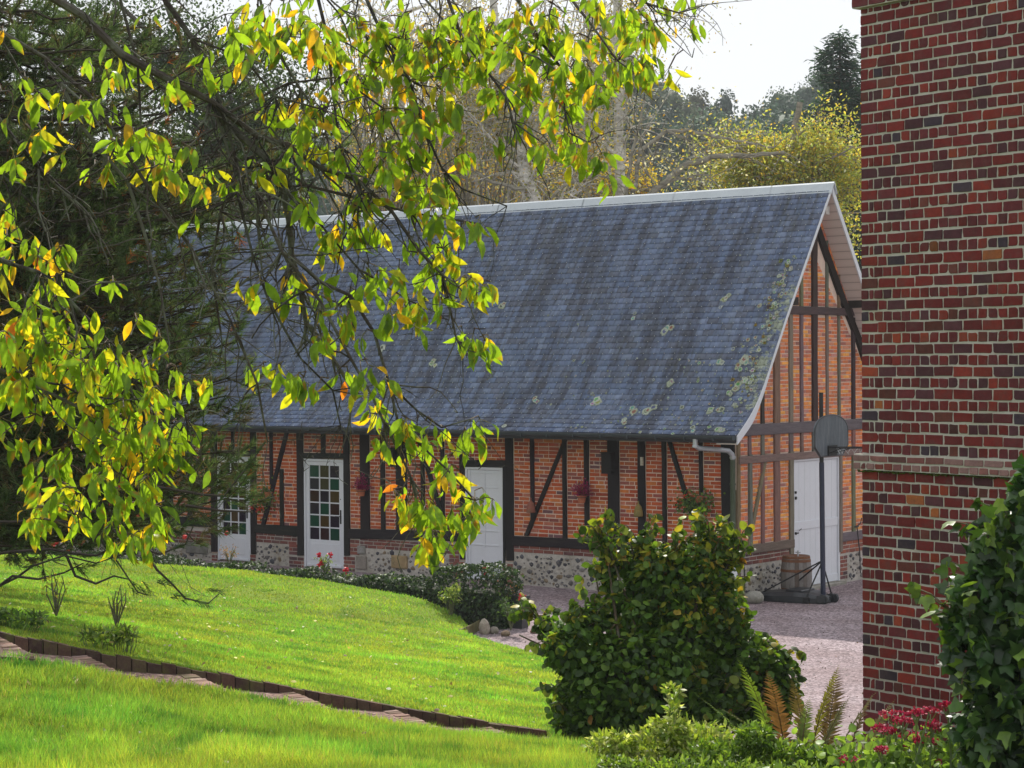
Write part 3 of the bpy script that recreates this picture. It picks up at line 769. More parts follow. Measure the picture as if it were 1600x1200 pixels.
for i, (l, r) in enumerate(vb_):
    if i + 1 < len(vb_):
        l2 = vb_[i + 1][0]
        s0, s1 = F(r, 750)[0], F(l2, 750)[0]
        if (l, l2) in short:
            a, b = short[(l, l2)][0]
            yl = {331: 712, 465: 716, 719: 729}[l] - 9
            zt = F((l + r) / 2, yl)[1]
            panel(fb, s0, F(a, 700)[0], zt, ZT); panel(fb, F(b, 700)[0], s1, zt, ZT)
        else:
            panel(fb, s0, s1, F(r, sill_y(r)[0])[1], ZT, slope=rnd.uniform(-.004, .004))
fb.build('brick_infill', M['brick'], barn)
mk = 0
def timber(name, quad, plane='f', col=DK, base=.026, mat='timber', n=8):
    global mk
    mk += 1
    fn = F if plane == 'f' else G
    q = [fn(*p) for p in quad]
    mb = MB()
    c = tuple(x * rnd.uniform(.8, 1.25) for x in col)
    if plane == 'f': tquad(q, plane, -.03, base + (mk % 9) * .0022, mb, c, n)
    else: tquad(q, plane, -.03, base + (mk % 9) * .0022, mb, c, n)
    o = mb.build(name, M[mat], barn)
    return o
for i, (l, r) in enumerate(verts_px):
    c = (l + r) / 2
    yb = sill_y(c)[0] + 2
    name = 'post' if r - l > 7.5 else 'stud'
    yt = F(c, 700)
    ytp = 668 + .02 * (c - 400)
    if (l, r) == (422, 427): yb = 757
    if (l, r) == (438, 444): ytp = 733
    if (l, r) == (829.5, 835.5): yb = 812
    if (l, r) == (331, 340): yb = 862
    if (l, r) == (392, 401): yb = 866
    if (l, r) == (465, 475): yb = 868
    if (l, r) == (538, 547): yb = 868
    if (l, r) == (719, 727): yb = 874
    if (l, r) == (791, 803): yb = 876
    if (l, r) == (1128, 1149): yb = 905
    dx = .009 * (yb - ytp)
    timber(name, [(l - dx / 2, ytp), (r - dx / 2, ytp), (r + dx / 2, yb), (l + dx / 2, yb)])
timber('jamb_post', [(786, 728), (792.5, 728), (790, 893), (787, 893)], base=.018)
for a, b, yt_, yl in ((362, 366.5, 668, 704), (502.5, 509, 670, 708), (755.6, 760.6, 676, 719)):
    timber('stud', [(a, yt_), (b, yt_), (b, yl), (a, yl)])
for a, b, y0, y1 in ((340, 392, 703.5, 712), (475, 538, 707.5, 716), (727, 791, 718.5, 729.5)):
    timber('lintel', [(a - 1, y0), (b + 1, y0 + .7), (b + 1, y1 + .7), (a - 1, y1)], base=.02, mat='beam')
for q in ([(447, 672), (453, 672), (415.5, 820), (409, 820)], [(884, 680), (890, 680), (827, 837), (820, 837)],
          [(1042, 683), (1048, 683), (1100, 852), (1093, 852)], [(649, 676), (655, 676), (703, 829), (696, 829)]):
    timber('brace', q, base=.036, n=10)
for a, b in ((60, 331), (401, 465), (547, 719), (803, 1128)):
    timber('sill_beam', [(a - 1, sill_y(a)[0]), (b + 1, sill_y(b)[0]), (b + 1, sill_y(b)[1]), (a - 1, sill_y(a)[1])], base=.030, mat='beam', n=12)
mb = MB(); mb.box((SL, -.075, ZT - .03), (-.02, -.004, ZT + .14), DK); mb.build('wall_plate', M['beam'], barn)

# masonry base of the front: dark brick, flint, squared stones
def fbase(x0, x1, y0, y1, **k):
    bb = MB()
    s0, z1_ = F(x0, y0); s1, _ = F(x1, y0); _, z0_ = F((x0 + x1) / 2, y1)
    z1_ = F((x0 + x1) / 2, y0)[1]
    panel(bb, s0, s1, z0_, z1_, P_=PAL_B, W_=PR_B, course=.07, off=.012, **k)
    bb.build('base_brickwork', M['brick'], barn)
for r in ((803, 1128, 854, 874), (547, 563, 842, 868), (537, 556, 868, 894), (563, 719, 846, 862), (702, 719, 862, 898), (708, 727, 876, 903), (785, 803, 877, 912), (400, 465, 834, 850),
          (452, 466, 850, 868), (452, 476, 868, 888), (391, 401, 866, 884), (150, 331, 825, 846), (331, 341, 864, 878)): fbase(*r)
lm = MB(); lm.box((SL, -.012, -.15), (F(331, 860)[0], .0, F(300, 825)[1] + .02)); lm.build('base_mortar', M['lime'], barn)
for a, b, y in ((401, 465, 836), (547, 719, 845), (803, 1149, 862)):
    lm = MB(); lm.box((F(a, 860)[0], -.012, -.15), (F(b, 860)[0], .0, F((a + b) / 2, y)[1] + .02)); lm.build('base_mortar', M['lime'], barn)
for a, b, y in ((465, 476, 868), (537, 547, 868), (719, 730, 876), (785, 803, 877), (391, 401, 866), (331, 341, 864)):
    lm = MB(); lm.box((F(a, y)[0], -.0115, -.15), (F(b, y)[0], .0, F(a, y)[1])); lm.build('base_mortar', M['lime'], barn)
FL = [(.035, .035, .045), (.06, .06, .07), (.16, .15, .14), (.28, .26, .23), (.20, .15, .09), (.10, .09, .085), (.33, .31, .27)]
def flints(a0, a1, z0, z1, plane='f', dens=120, big=1.0):
    n = int((a1 - a0) * (z1 - z0) * dens); fm = MB()
    pts = []
    for _ in range(n * 8):
        p = (rnd.uniform(a0 + .03, a1 - .03), rnd.uniform(z0 + .02, z1 - .03))
        r = rnd.uniform(.022, .062) * big
        if all((p[0] - q[0]) ** 2 + (p[1] - q[1]) ** 2 > ((r + q[2]) * .92) ** 2 for q in pts): pts.append((*p, r))
        if len(pts) >= n: break
    for x, z, r in pts:
        c = rnd.choice(FL); rr = (r * rnd.uniform(.9, 1.25), .02, r * rnd.uniform(.65, .95))
        if plane == 'f': fm.blob((x, -.012, z), (rr[0], .016, rr[2]), c, .34); (rnd.random() < .5) and fm.blob((x + rnd.uniform(-.3, .3) * r, -.017, z + rnd.uniform(-.3, .3) * r), (rr[0] * .55, .016, rr[2] * .5), rnd.choice(FL), .3)
        else: fm.blob((.014, x, z), (.016, rr[0], rr[2]), c, .22)
    fm.build('flint_panel', M['flint'], barn)
for a, b, y0, y1 in ((803, 1128, 875, 925), (575, 702, 863, 896), (401, 452, 851, 884), (150, 331, 847, 872)):
    z0_, z1_ = F((a + b) / 2, y1)[1], F((a + b) / 2, y0)[1]
    flints(F(a, y0)[0], F(b, y0)[0], max(z0_, .0), z1_)
for a, b, y0, y1, c in ((613, 638, 867, 889, (.33, .24, .13)), (558, 574, 868, 890, (.26, .23, .20)), (560, 572, 852, 866, (.27, .26, .25)), (292, 326, 846, 866, (.20, .19, .18)), (1139, 1150, 903, 935, (.2, .2, .15))):
    s0, z1_ = F(a, y0); s1, z0_ = F(b, y1)
    sm = MB(); sm.box((s0, -.045, z0_), (s1, -.002, z1_), c, .012); sm.build('ashlar_block', M['stone'], barn)

# gable: brick infill, timbers, base
gb = MB()
gcols = [(-1, 0.0), (1168, 1172.5), (1188, 1192.5), (1208, 1216.5), (1232, 1238), (1249.5, 1253.5), (1268, 1275.5), (1290, 1293.5), (1308.5, 1311.5), (1330, 1334), (1352, 1360), (1372, 1377), (1390, 1399)]
cols = [(0.0, 0.03)] + [(gt(a), gt(b)) for a, b in gcols[1:] if gt(b) < WD] + [(WD - .05, WD)]
zs = [(.88, 2.32), (2.34, 2.68), (2.85, 4.66), (4.80, 6.7)]
for j, (z0_, z1_) in enumerate(zs):
    for i in range(len(cols) - 1):
        a, b = cols[i][1], cols[i + 1][0]
        if j == 0 and a > dL - .2 and b < dR + .2: continue
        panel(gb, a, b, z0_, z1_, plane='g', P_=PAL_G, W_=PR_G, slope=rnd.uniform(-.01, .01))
me = gb.mesh('brick_infill')
bm = bmesh.new(); bm.from_mesh(me)
for k in range(len(PROF) - 1):          # cut the bricks off along the underside of the roof
    (t0, z0_), (t1, z1_) = PROF[k], PROF[k + 1]
    if t1 <= 0: continue
    for sgn in (1, -1):
        a = Vector((0, t0 if sgn == 1 else 2 * RT - t0, z0_ - .15)); b = Vector((0, t1 if sgn == 1 else 2 * RT - t1, z1_ - .15))
        d = (b - a).normalized(); nrm = Vector((0, -d.z, d.y)) * (1 if d.y > 0 else -1)
        if nrm.z < 0: nrm = -nrm
        if k >= 3: bmesh.ops.bisect_plane(bm, geom=bm.verts[:] + bm.edges[:] + bm.faces[:], plane_co=a, plane_no=nrm, clear_outer=True)
bm.to_mesh(me); bm.free()
link('gable_brick_infill', me, M['brick'], barn)
# soldier row under the right verge
vb = MB()
a0, b0 = np.array([2.62, topz(2.62) - .16]), np.array([WD - .05, topz(WD - .05) - .16])
d = b0 - a0; Ld = np.linalg.norm(d); d /= Ld; nn = np.array([-abs(d[1]), -abs(d[0])])
k = 0.0
while k < Ld - .07:
    p = a0 + d * k; q = p + d * .057; inn = np.array([-.105, -.055])
    pts = [p, q, q + inn, p + inn]
    vs = [(.022, x, y) for x, y in pts] + [(.0, x, y) for x, y in pts]
    vb.add(vs, [(0, 1, 2, 3), (0, 4, 5, 1), (1, 5, 6, 2), (2, 6, 7, 3), (3, 7, 4, 0)], pal(PAL_G, PR_G)); k += .069
vb.build('verge_bricks', M['brick'], barn)
T2 = dict(plane='g', col=GRY)
zc = lambda x, z: (x, None, z)
def gquad(name, t0, t1, z0_, z1_, dt=0.0, base=.026, col=GRY, n=8, mat='timber', pr=0):
    """timber given in gable metres: t0..t1, z0..z1; dt leans the top"""
    global mk
    mk += 1
    mb = MB(); c = tuple(x * rnd.uniform(.75, 1.25) for x in col)
    tquad([(t0 + dt, z1_), (t1 + dt, z1_), (t1, z0_), (t0, z0_)], 'g', -.03, base + (mk % 9) * .0022, mb, c, n, .006)
    return mb.build(name, M[mat], barn)
DKG = (.045, .034, .028)
for i, (a, b) in enumerate(cols):
    if i in (0, len(cols) - 1): continue
    mid = (a + b) / 2
    top = topz(mid) - .17
    king = i == 6
    if not (dL - .1 < mid < dR + .05):
        gquad('stud' if b - a < .13 else 'post', a, b, .86, 2.36)
    gquad('stud' if b - a < .13 else 'post', a, b, 2.30, 2.72)
    gquad('stud' if not king else 'king_post', a, b, 2.80, min(4.70, top), col=DKG if i in (2, 6, 9) else GRY, n=12)
    if top > 4.8: gquad('stud' if not king else 'king_post', a, b, 4.78, min(top, 5.95 if not king else 6.05), col=DKG if king else GRY)
gquad('post', 0.002, .10, .0, 2.62, col=GRY, base=.012)
gquad('post', gt(1232, 800), gt(1238, 800), .60, 2.36)
gquad('post', gt(1310, 800), gt(1314, 800), .55, 2.36)
gquad('brace', .30, .385, .88, 2.34, dt=.56, base=.040)
gquad('rail', .02, 4.9, 2.665, 2.85, base=.045, mat='beam', n=16)
gquad('rail', .03, 4.9, 2.215, 2.335, base=.042, mat='beam', n=16)
gquad('collar_beam', 1.02, 3.93, 4.665, 4.80, base=.046, mat='beam', n=14, col=(.075, .058, .045))
gquad('sill_beam', .03, dL, .74, .885, base=.034, mat='beam')
gquad('sill_beam', dR + .05, 4.93, .72, .87, base=.034, mat='beam')
# curved principal rafters
for sg in (1, -1):
    mb = MB()
    pts = [(2.60, 6.15), (2.85, 5.80), (3.16, 5.38), (3.47, 4.95), (3.72, 4.65), (4.05, 4.25), (4.5, 3.55), (4.75, 2.95)]
    w_ = .075
    vs, fs = [], []
    for k, (t, z) in enumerate(pts):
        p1 = pts[min(k + 1, len(pts) - 1)]; p0 = pts[max(k - 1, 0)]
        dd = np.array([p1[0] - p0[0], p1[1] - p0[1]]); dd /= np.linalg.norm(dd); nn_ = np.array([-dd[1], dd[0]]) * w_
        for (x, y), dep in (((t + nn_[0], z + nn_[1]), -.02), ((t + nn_[0], z + nn_[1]), .056), ((t - nn_[0], z - nn_[1]), .056), ((t - nn_[0], z - nn_[1]), -.02)):
            vs.append((dep, x if sg == 1 else 2 * RT - x, y))
    for k in range(len(pts) - 1):
        for m_ in range(4):
            fs.append((k * 4 + m_, k * 4 + (m_ + 1) % 4, (k + 1) * 4 + (m_ + 1) % 4, (k + 1) * 4 + m_))
    fs += [(0, 1, 2, 3), tuple(4 * (len(pts) - 1) + m_ for m_ in (3, 2, 1, 0))]
    mb.add(vs, fs, (.022, .017, .015)); mb.build('principal_rafter', M['timber'], barn)
# projecting purlin ends
for a_, b_, c_ in (((-.1, 3.70, 4.80), (.36, 3.83, 4.93), (.03, .024, .02)), ((-.1, 1.26, 4.80), (.36, 1.39, 4.93), (.03, .024, .02)), ((-.1, -.34, 2.78), (.30, -.22, 2.90), (.05, .035, .03)), ((-.1, RT - .06, 6.36), (.3, RT + .06, 6.50), (.5, .47, .44))):
    mb = MB(); mb.box(a_, b_, c_, jit=.004); mb.build('purlin_end', M['timber'], barn)
for a_ in range(4):
    bb = MB()
    if a_ == 0: panel(bb, .03, dL - .02, .55, .76, 'g', PAL_B, PR_B, .07, off=.006)
    if a_ == 1: panel(bb, dR + .02, 4.93, .50, .72, 'g', [(.30, .10, .06), (.22, .08, .06)], [1, 1], .07, off=.006)
    if a_ == 2: panel(bb, dR + .005, dR + .28, .05, .50, 'g', PAL_B, PR_B, .07, off=.006)
    if a_ == 3: panel(bb, dL - .16, dL - .01, .10, .55, 'g', PAL_B, PR_B, .07, off=.006)
    bb.build('gable_base_brickwork', M['brick'], barn)
for q_ in (((-.05, .0, -.15), (.008, dL - .01, .76)), ((-.05, dR + .005, -.15), (.008, WD, .74))):
    lm = MB(); lm.box(*q_); lm.build('gable_base_mortar', M['lime'], barn)
flints(.05, dL - .2, .02, .54, 'g', 90); flints(dR + .3, 4.9, .02, .5, 'g', 90)
mb = MB(); mb.box((.004, dL + .08, -.1), (.16, dR - .02, .05), (.30, .28, .25), .01); mb.build('door_sill', M['stone'], barn)

# slate roof
pa = np.array(PROF); seg = np.r_[0, np.cumsum(np.linalg.norm(np.diff(pa, axis=0), axis=1))]
TOT = seg[-1]
def prof(a):
    t = np.interp(a, seg, pa[:, 0]); z = np.interp(a, seg, pa[:, 1])
    if a > TOT: d_ = (pa[-1] - pa[-2]) / np.linalg.norm(pa[-1] - pa[-2]); t, z = pa[-1] + d_ * (a - TOT)
    return np.array([t, z])
roof = MB()
under = [(t, z - .035) for t, z in PROF] + [(2 * RT - t, z - .035) for t, z in PROF[::-1][1:]]
low = [(t, z - .075) for t, z in under]
poly = under + low[::-1]
fs = []
vs = [(x, t, z) for x in (SL - .3, .355) for t, z in poly]
n = len(poly); h = len(under)
for k in range(n): fs.append((k, (k + 1) % n, n + (k + 1) % n, n + k))
for b_ in (0, n):
    for k in range(h - 1): fs.append((b_ + k, b_ + k + 1, b_ + n - 2 - k, b_ + n - 1 - k))
roof.add(vs, fs, (.06, .06, .07))
roofo = roof.build('roof', surf_mat('roof_board', (.05, .05, .06), .8), barn)
V_, F_, C_ = [], [], []
EXP = .1178; hk = MB()
SLC = [(.105, .137, .225), (.117, .148, .24), (.093, .122, .205), (.107, .130, .20), (.13, .160, .245), (.098, .113, .165)]
BX = [(0, 1, 3, 2), (4, 6, 7, 5), (0, 4, 5, 1), (2, 3, 7, 6), (0, 2, 6, 4), (1, 5, 7, 3)]
nrow = int(TOT / EXP) + 1
for side in (0, 1):
    for r in range(nrow):
        a = r * EXP
        p0, p1 = prof(a), prof(min(a + .235, TOT + .02))
        dd = (p1 - p0) / np.linalg.norm(p1 - p0); nn = np.array([-dd[1], dd[0]])
        wslate = .212 if side == 0 else .8
        s = SL - .3 + (wslate / 2 if r % 2 else 0) + rnd.uniform(-.01, .01)
        while s < .37:
            e = min(s + wslate - .004, .375)
            lift = .025 + rnd.uniform(-.0008, .0015); sk = rnd.uniform(-.001, .001)
            q0 = p0 - dd * rnd.uniform(-.001, .001)
            pts = []
            for x, dz in ((s, sk), (e, -sk)):
                for base, li in ((q0 + dd * dz, lift), (p1, .001)):
                    for th in (-.0045, .0):
                        t, z = base + nn * (li + th)
                        if side: t = 2 * RT - t
                        pts.append((x, t, z))
            b_ = len(V_); V_ += pts
            F_ += [tuple(b_ + i for i in f) for f in BX]
            cc = rnd.choice(SLC); k = rnd.gauss(1.5, .11)
            C_ += [tuple(x * k for x in cc)] * 8
            if side == 0 and -11.5 < s:
                c = (s + e) / 2 + rnd.uniform(-.004, .004); t, z = q0 + nn * (lift + .004)
                hk.box((c - .003, t - .002, z - .003), (c + .003, t + .008, z + .009))
            s += wslate
me = np_mesh('slates', np.array(V_), np.array(F_), np.array(C_))
link('slates', me, M['slate'], barn)
hk.build('slate_hook', surf_mat('steel_hook', (.75, .75, .76), .35, .05, metallic=.3), barn)
# lichen rosettes and moss cushions growing on the slates
def roofhit(px_, py_):
    d = ray(px_, py_); o = CN - C0; oy, dy = float(o @ W), float(d @ W)
    for k in range(len(PROF) - 1):
        (t0, z0_), (t1, z1_) = PROF[k], PROF[k + 1]; nv = np.array([-(z1_ - z0_), t1 - t0]); nv /= np.linalg.norm(nv)
        q = -((oy - t0) * nv[0] + (o[2] - z0_) * nv[1]) / (dy * nv[0] + d[2] * nv[1]); p = o + d * q; t = float(p @ W)
        if t0 - .001 <= t <= t1 + .001: return np.array([float(p @ U), t, p[2]]), np.array([0, nv[0], nv[1]]), np.array([0, nv[1], -nv[0]])
    return None
lic = MB()
def rosette(px_, py_, r, kind='l'):
    h_ = roofhit(px_, py_)
    if h_ is None: return
    c, nn, dn = h_; r = r * .78 / 97.0
    sx = np.array([1.0, 0, 0]); m = 16
    for _ in range(1 if r < .06 else rnd.randint(2, 3)):
        cc = c + sx * rnd.gauss(0, r * .45) + dn * rnd.gauss(0, r * .45) + nn * (.027 + rnd.uniform(0, .004)); rr = r * rnd.uniform(.6, .95); ph = [rnd.uniform(.72, 1.2) for _ in range(m)]
        g_ = rnd.choice([(.30, .33, .27), (.36, .39, .34), (.27, .30, .23)]) if kind == 'l' else rnd.choice([(.20, .15, .05), (.15, .17, .05), (.26, .22, .10)])
        ce = tuple(x * rnd.choice([.35, .8]) for x in g_); rg = tuple(min(.7, x * 1.25) for x in g_)
        vs = [cc]; cs_ = [ce]
        for f_, hh, co in ((.45, .003, ce), (.62, .007, rg), (.85, .006, g_), (1.0, -.004, rg)):
            for k in range(m):
                a_ = 2 * math.pi * k / m; q = rr * f_ * (1 + (ph[k] - 1) * f_) * (1 + rnd.uniform(-.10, .10)); vs.append(cc + sx * math.cos(a_) * q * .95 + dn * math.sin(a_) * q + nn * hh); cs_.append(co)
        fs = [(0, 1 + k, 1 + (k + 1) % m) for k in range(m)]
        for j in range(3):
            for k in range(m): fs.append((1 + j * m + k, 1 + (j + 1) * m + k, 1 + (j + 1) * m + (k + 1) % m, 1 + j * m + (k + 1) % m))
        b_ = len(lic.V); lic.V += [tuple(map(float, v_)) for v_ in vs]; lic.Fc += [tuple(b_ + i for i in f_) for f_ in fs]; lic.C += cs_
for q in ((789, 477, 10), (991, 490, 7), (988, 498, 6), (1045, 517, 10), (677, 517, 6), (598, 545, 11), (677, 568, 10), (1095, 569, 6), (1092, 597, 5), (1107, 597, 3), (1097, 612, 5), (1047, 600, 10), (929, 615, 5), (948, 615, 3), (934, 631, 11), (992, 641, 11), (1015, 643, 13), (1067, 638, 7),
          (1105, 646, 10), (839, 627, 8), (717, 629, 4), (864, 634, 4), (787, 667, 7), (976, 660, 9), (1052, 678, 7), (1133, 469, 9), (1127, 477, 6), (1159, 403, 4), (1128, 566, 8), (1164, 562, 14), (1158, 575, 8), (1126, 640, 10), (1157, 647, 7), (1128, 672, 10), (1150, 607, 10), (1140, 618, 8), (1165, 597, 8), (903, 508, 3), (858, 493, 3), (905, 666, 4), (560, 470, 5), (520, 610, 6), (470, 640, 7), (1000, 676, 6), (1085, 672, 8), (1108, 668, 6)): rosette(*q)
for _ in range(170):
    y_ = rnd.uniform(395, 640); xe = float(np.interp(y_, [395, 430, 500, 570, 640], [1248, 1238, 1212, 1188, 1166])); rosette(xe - abs(rnd.gauss(8, 13 if y_ > 440 else 5)), y_, rnd.uniform(1.5, 7), 'l' if rnd.random() < .8 else 'm')
for _ in range(90): rosette(rnd.uniform(880, 1160), rnd.uniform(560, 680), rnd.uniform(1.5, 4))
lic.build('lichen', surf_mat('lichen', None, .95, .3, 30, .8, 70, .006, .05), barn)
# ridge cap in lapped zinc lengths
rc = MB(); x = SL - .3
while x < .4:
    e = min(x + 2.0, .40); l = .002 * (int((x + 40) * 2) % 2)
    w1, d1 = .10, .145
    sec = [(RT - w1 - l, RZ - d1 + .025), (RT - .03, RZ + .045 + l), (RT, RZ + .07 + l), (RT + .03, RZ + .045 + l), (RT + w1 + l, RZ - d1 + .025), (RT + w1, RZ - d1 + .005), (RT, RZ + .04), (RT - w1, RZ - d1 + .005)]
    rc.prism(sec, x, e + .03, 'x'); x += 2.0
rc.build('ridge_cap', surf_mat('ridge_zinc', (.50, .54, .58), .5, .10, 2.0, .1, 30, .002, .5, metallic=.25), barn)
# verge boards and soffit
vb = MB(); sf = MB()
for sg in (1, -1):
    for k in range(len(PROF) - 1):
        (t0, z0_), (t1, z1_) = PROF[k], PROF[k + 1]
        f = (lambda t: t) if sg == 1 else (lambda t: 2 * RT - t)
        d0 = .15 if sg == -1 else float(np.interp(t0, [-.6, -.1, .5], [.13, .16, .055]))
        d1 = .15 if sg == -1 else float(np.interp(t1, [-.6, -.1, .5], [.13, .16, .055]))
        q = [(f(t0), z0_ + .004), (f(t1), z1_ + .004), (f(t1), z1_ - d1), (f(t0), z0_ - d0)]
        vb.prism(q, .376, .398, 'x')
        s0_, s1_ = .118, .130
        sf.prism([(f(t0), z0_ - s0_), (f(t1), z1_ - s0_), (f(t1), z1_ - s1_), (f(t0), z0_ - s1_)], .0, .375, 'x')
vb.build('verge_board', M['white'], barn)
sfm, nt, out = new_mat('soffit_boards')
tcn = nt.nodes.new('ShaderNodeTexCoord'); wv_ = N_(nt, 'ShaderNodeTexWave', i_Scale=2.4, i_Distortion=0.1)
wv_.bands_direction = 'Z'; nt.links.new(tcn.outputs['Object'], wv_.inputs['Vector'])
rr = ramp(nt, wv_.outputs['Fac'], [(0.0, (.30, .25, .23)), (0.03, (.62, .54, .50)), (1, (.66, .58, .54))])
bs = N_(nt, 'ShaderNodeBsdfPrincipled', i_Roughness=.7); nt.links.new(rr.outputs[0], bs.inputs['Base Color']); nt.links.new(bs.outputs[0], out.inputs[0])
sf.build('soffit', sfm, barn)
# eaves gutter, downpipe
def arc_gutter(mb, x0, x1, t, z, r):
    n = 8; sec = []
    for k in range(n + 1):
        th = math.pi + math.pi * k / n
        sec.append((t + r * math.cos(th), z + r * math.sin(th)))
    for k in range(n, -1, -1):
        th = math.pi + math.pi * k / n
        sec.append((t + (r - .008) * math.cos(th), z + (r - .008) * math.sin(th)))
    m_ = len(sec)
    vs = [(x0, a, b) for a, b in sec] + [(x1, a, b) for a, b in sec]
    fs = [(i, (i + 1) % m_, m_ + (i + 1) % m_, m_ + i) for i in range(m_)]
    for b_ in (0, m_):
        for k in range(n): fs.append((b_ + k, b_ + k + 1, b_ + m_ - 2 - k, b_ + m_ - 1 - k))
    mb.add(vs, fs)
gm = MB(); arc_gutter(gm, SL - .3, .36, -.655, 2.69, .062)
gm.tube([(SL - .3, -.715, 2.692), (.36, -.715, 2.692)], .010, 6)
for x in np.arange(SL, .3, .55): gm.box((x, -.724, 2.62), (x + .02, -.60, 2.705))
gm.box((.36, -.715, 2.63), (.368, -.595, 2.70))
gut = gm.build('gutter', M['gutter'], barn)
dp = MB()
X0 = .0
dp.tube([(-.36, -.655, 2.64), (-.36, -.655, 2.53), (-.33, -.60, 2.49), (-.10, -.32, 2.46), (-.03, -.19, 2.44), (.0, -.13, 2.38), (.0, -.11, 2.30)], .043, 10)
for z in (2.52, 2.33): dp.lathe([(.048, -.02), (.052, 0), (.048, .02)], (-.36 if z > 2.4 else 0, -.655 if z > 2.4 else -.11, z), 10)
dp.build('downpipe_elbow', M['zinc'], barn)
dp = MB(); dp.tube([(0, -.11, 2.31), (0, -.11, .84)], .043, 12)
for z in (1.9, 1.1): dp.lathe([(.05, -.015), (.05, .015)], (0, -.11, z), 12)
dp.build('downpipe', surf_mat('green_pipe', (.055, .075, .045), .5, .3, 3, .1, 40, .002, .4, dirt=(.03, .045, .02), dirt_scale=3, dirt_amt=.8), barn)
dp = MB(); dp.tube([(0.0, -.11, .86), (.01, -.11, .72), (.06, -.15, .14)], [.05, .05, .05], 12)
dp.build('downpipe_foot', M['white'], barn)
cb = MB(); cb.tube([(.05, -.02, .86), (.10, .02, .74), (.13, .02, .5), (.14, .01, .2), (.10, -.02, .02)], .012, 6); cb.build('cable', M['iron'], barn)

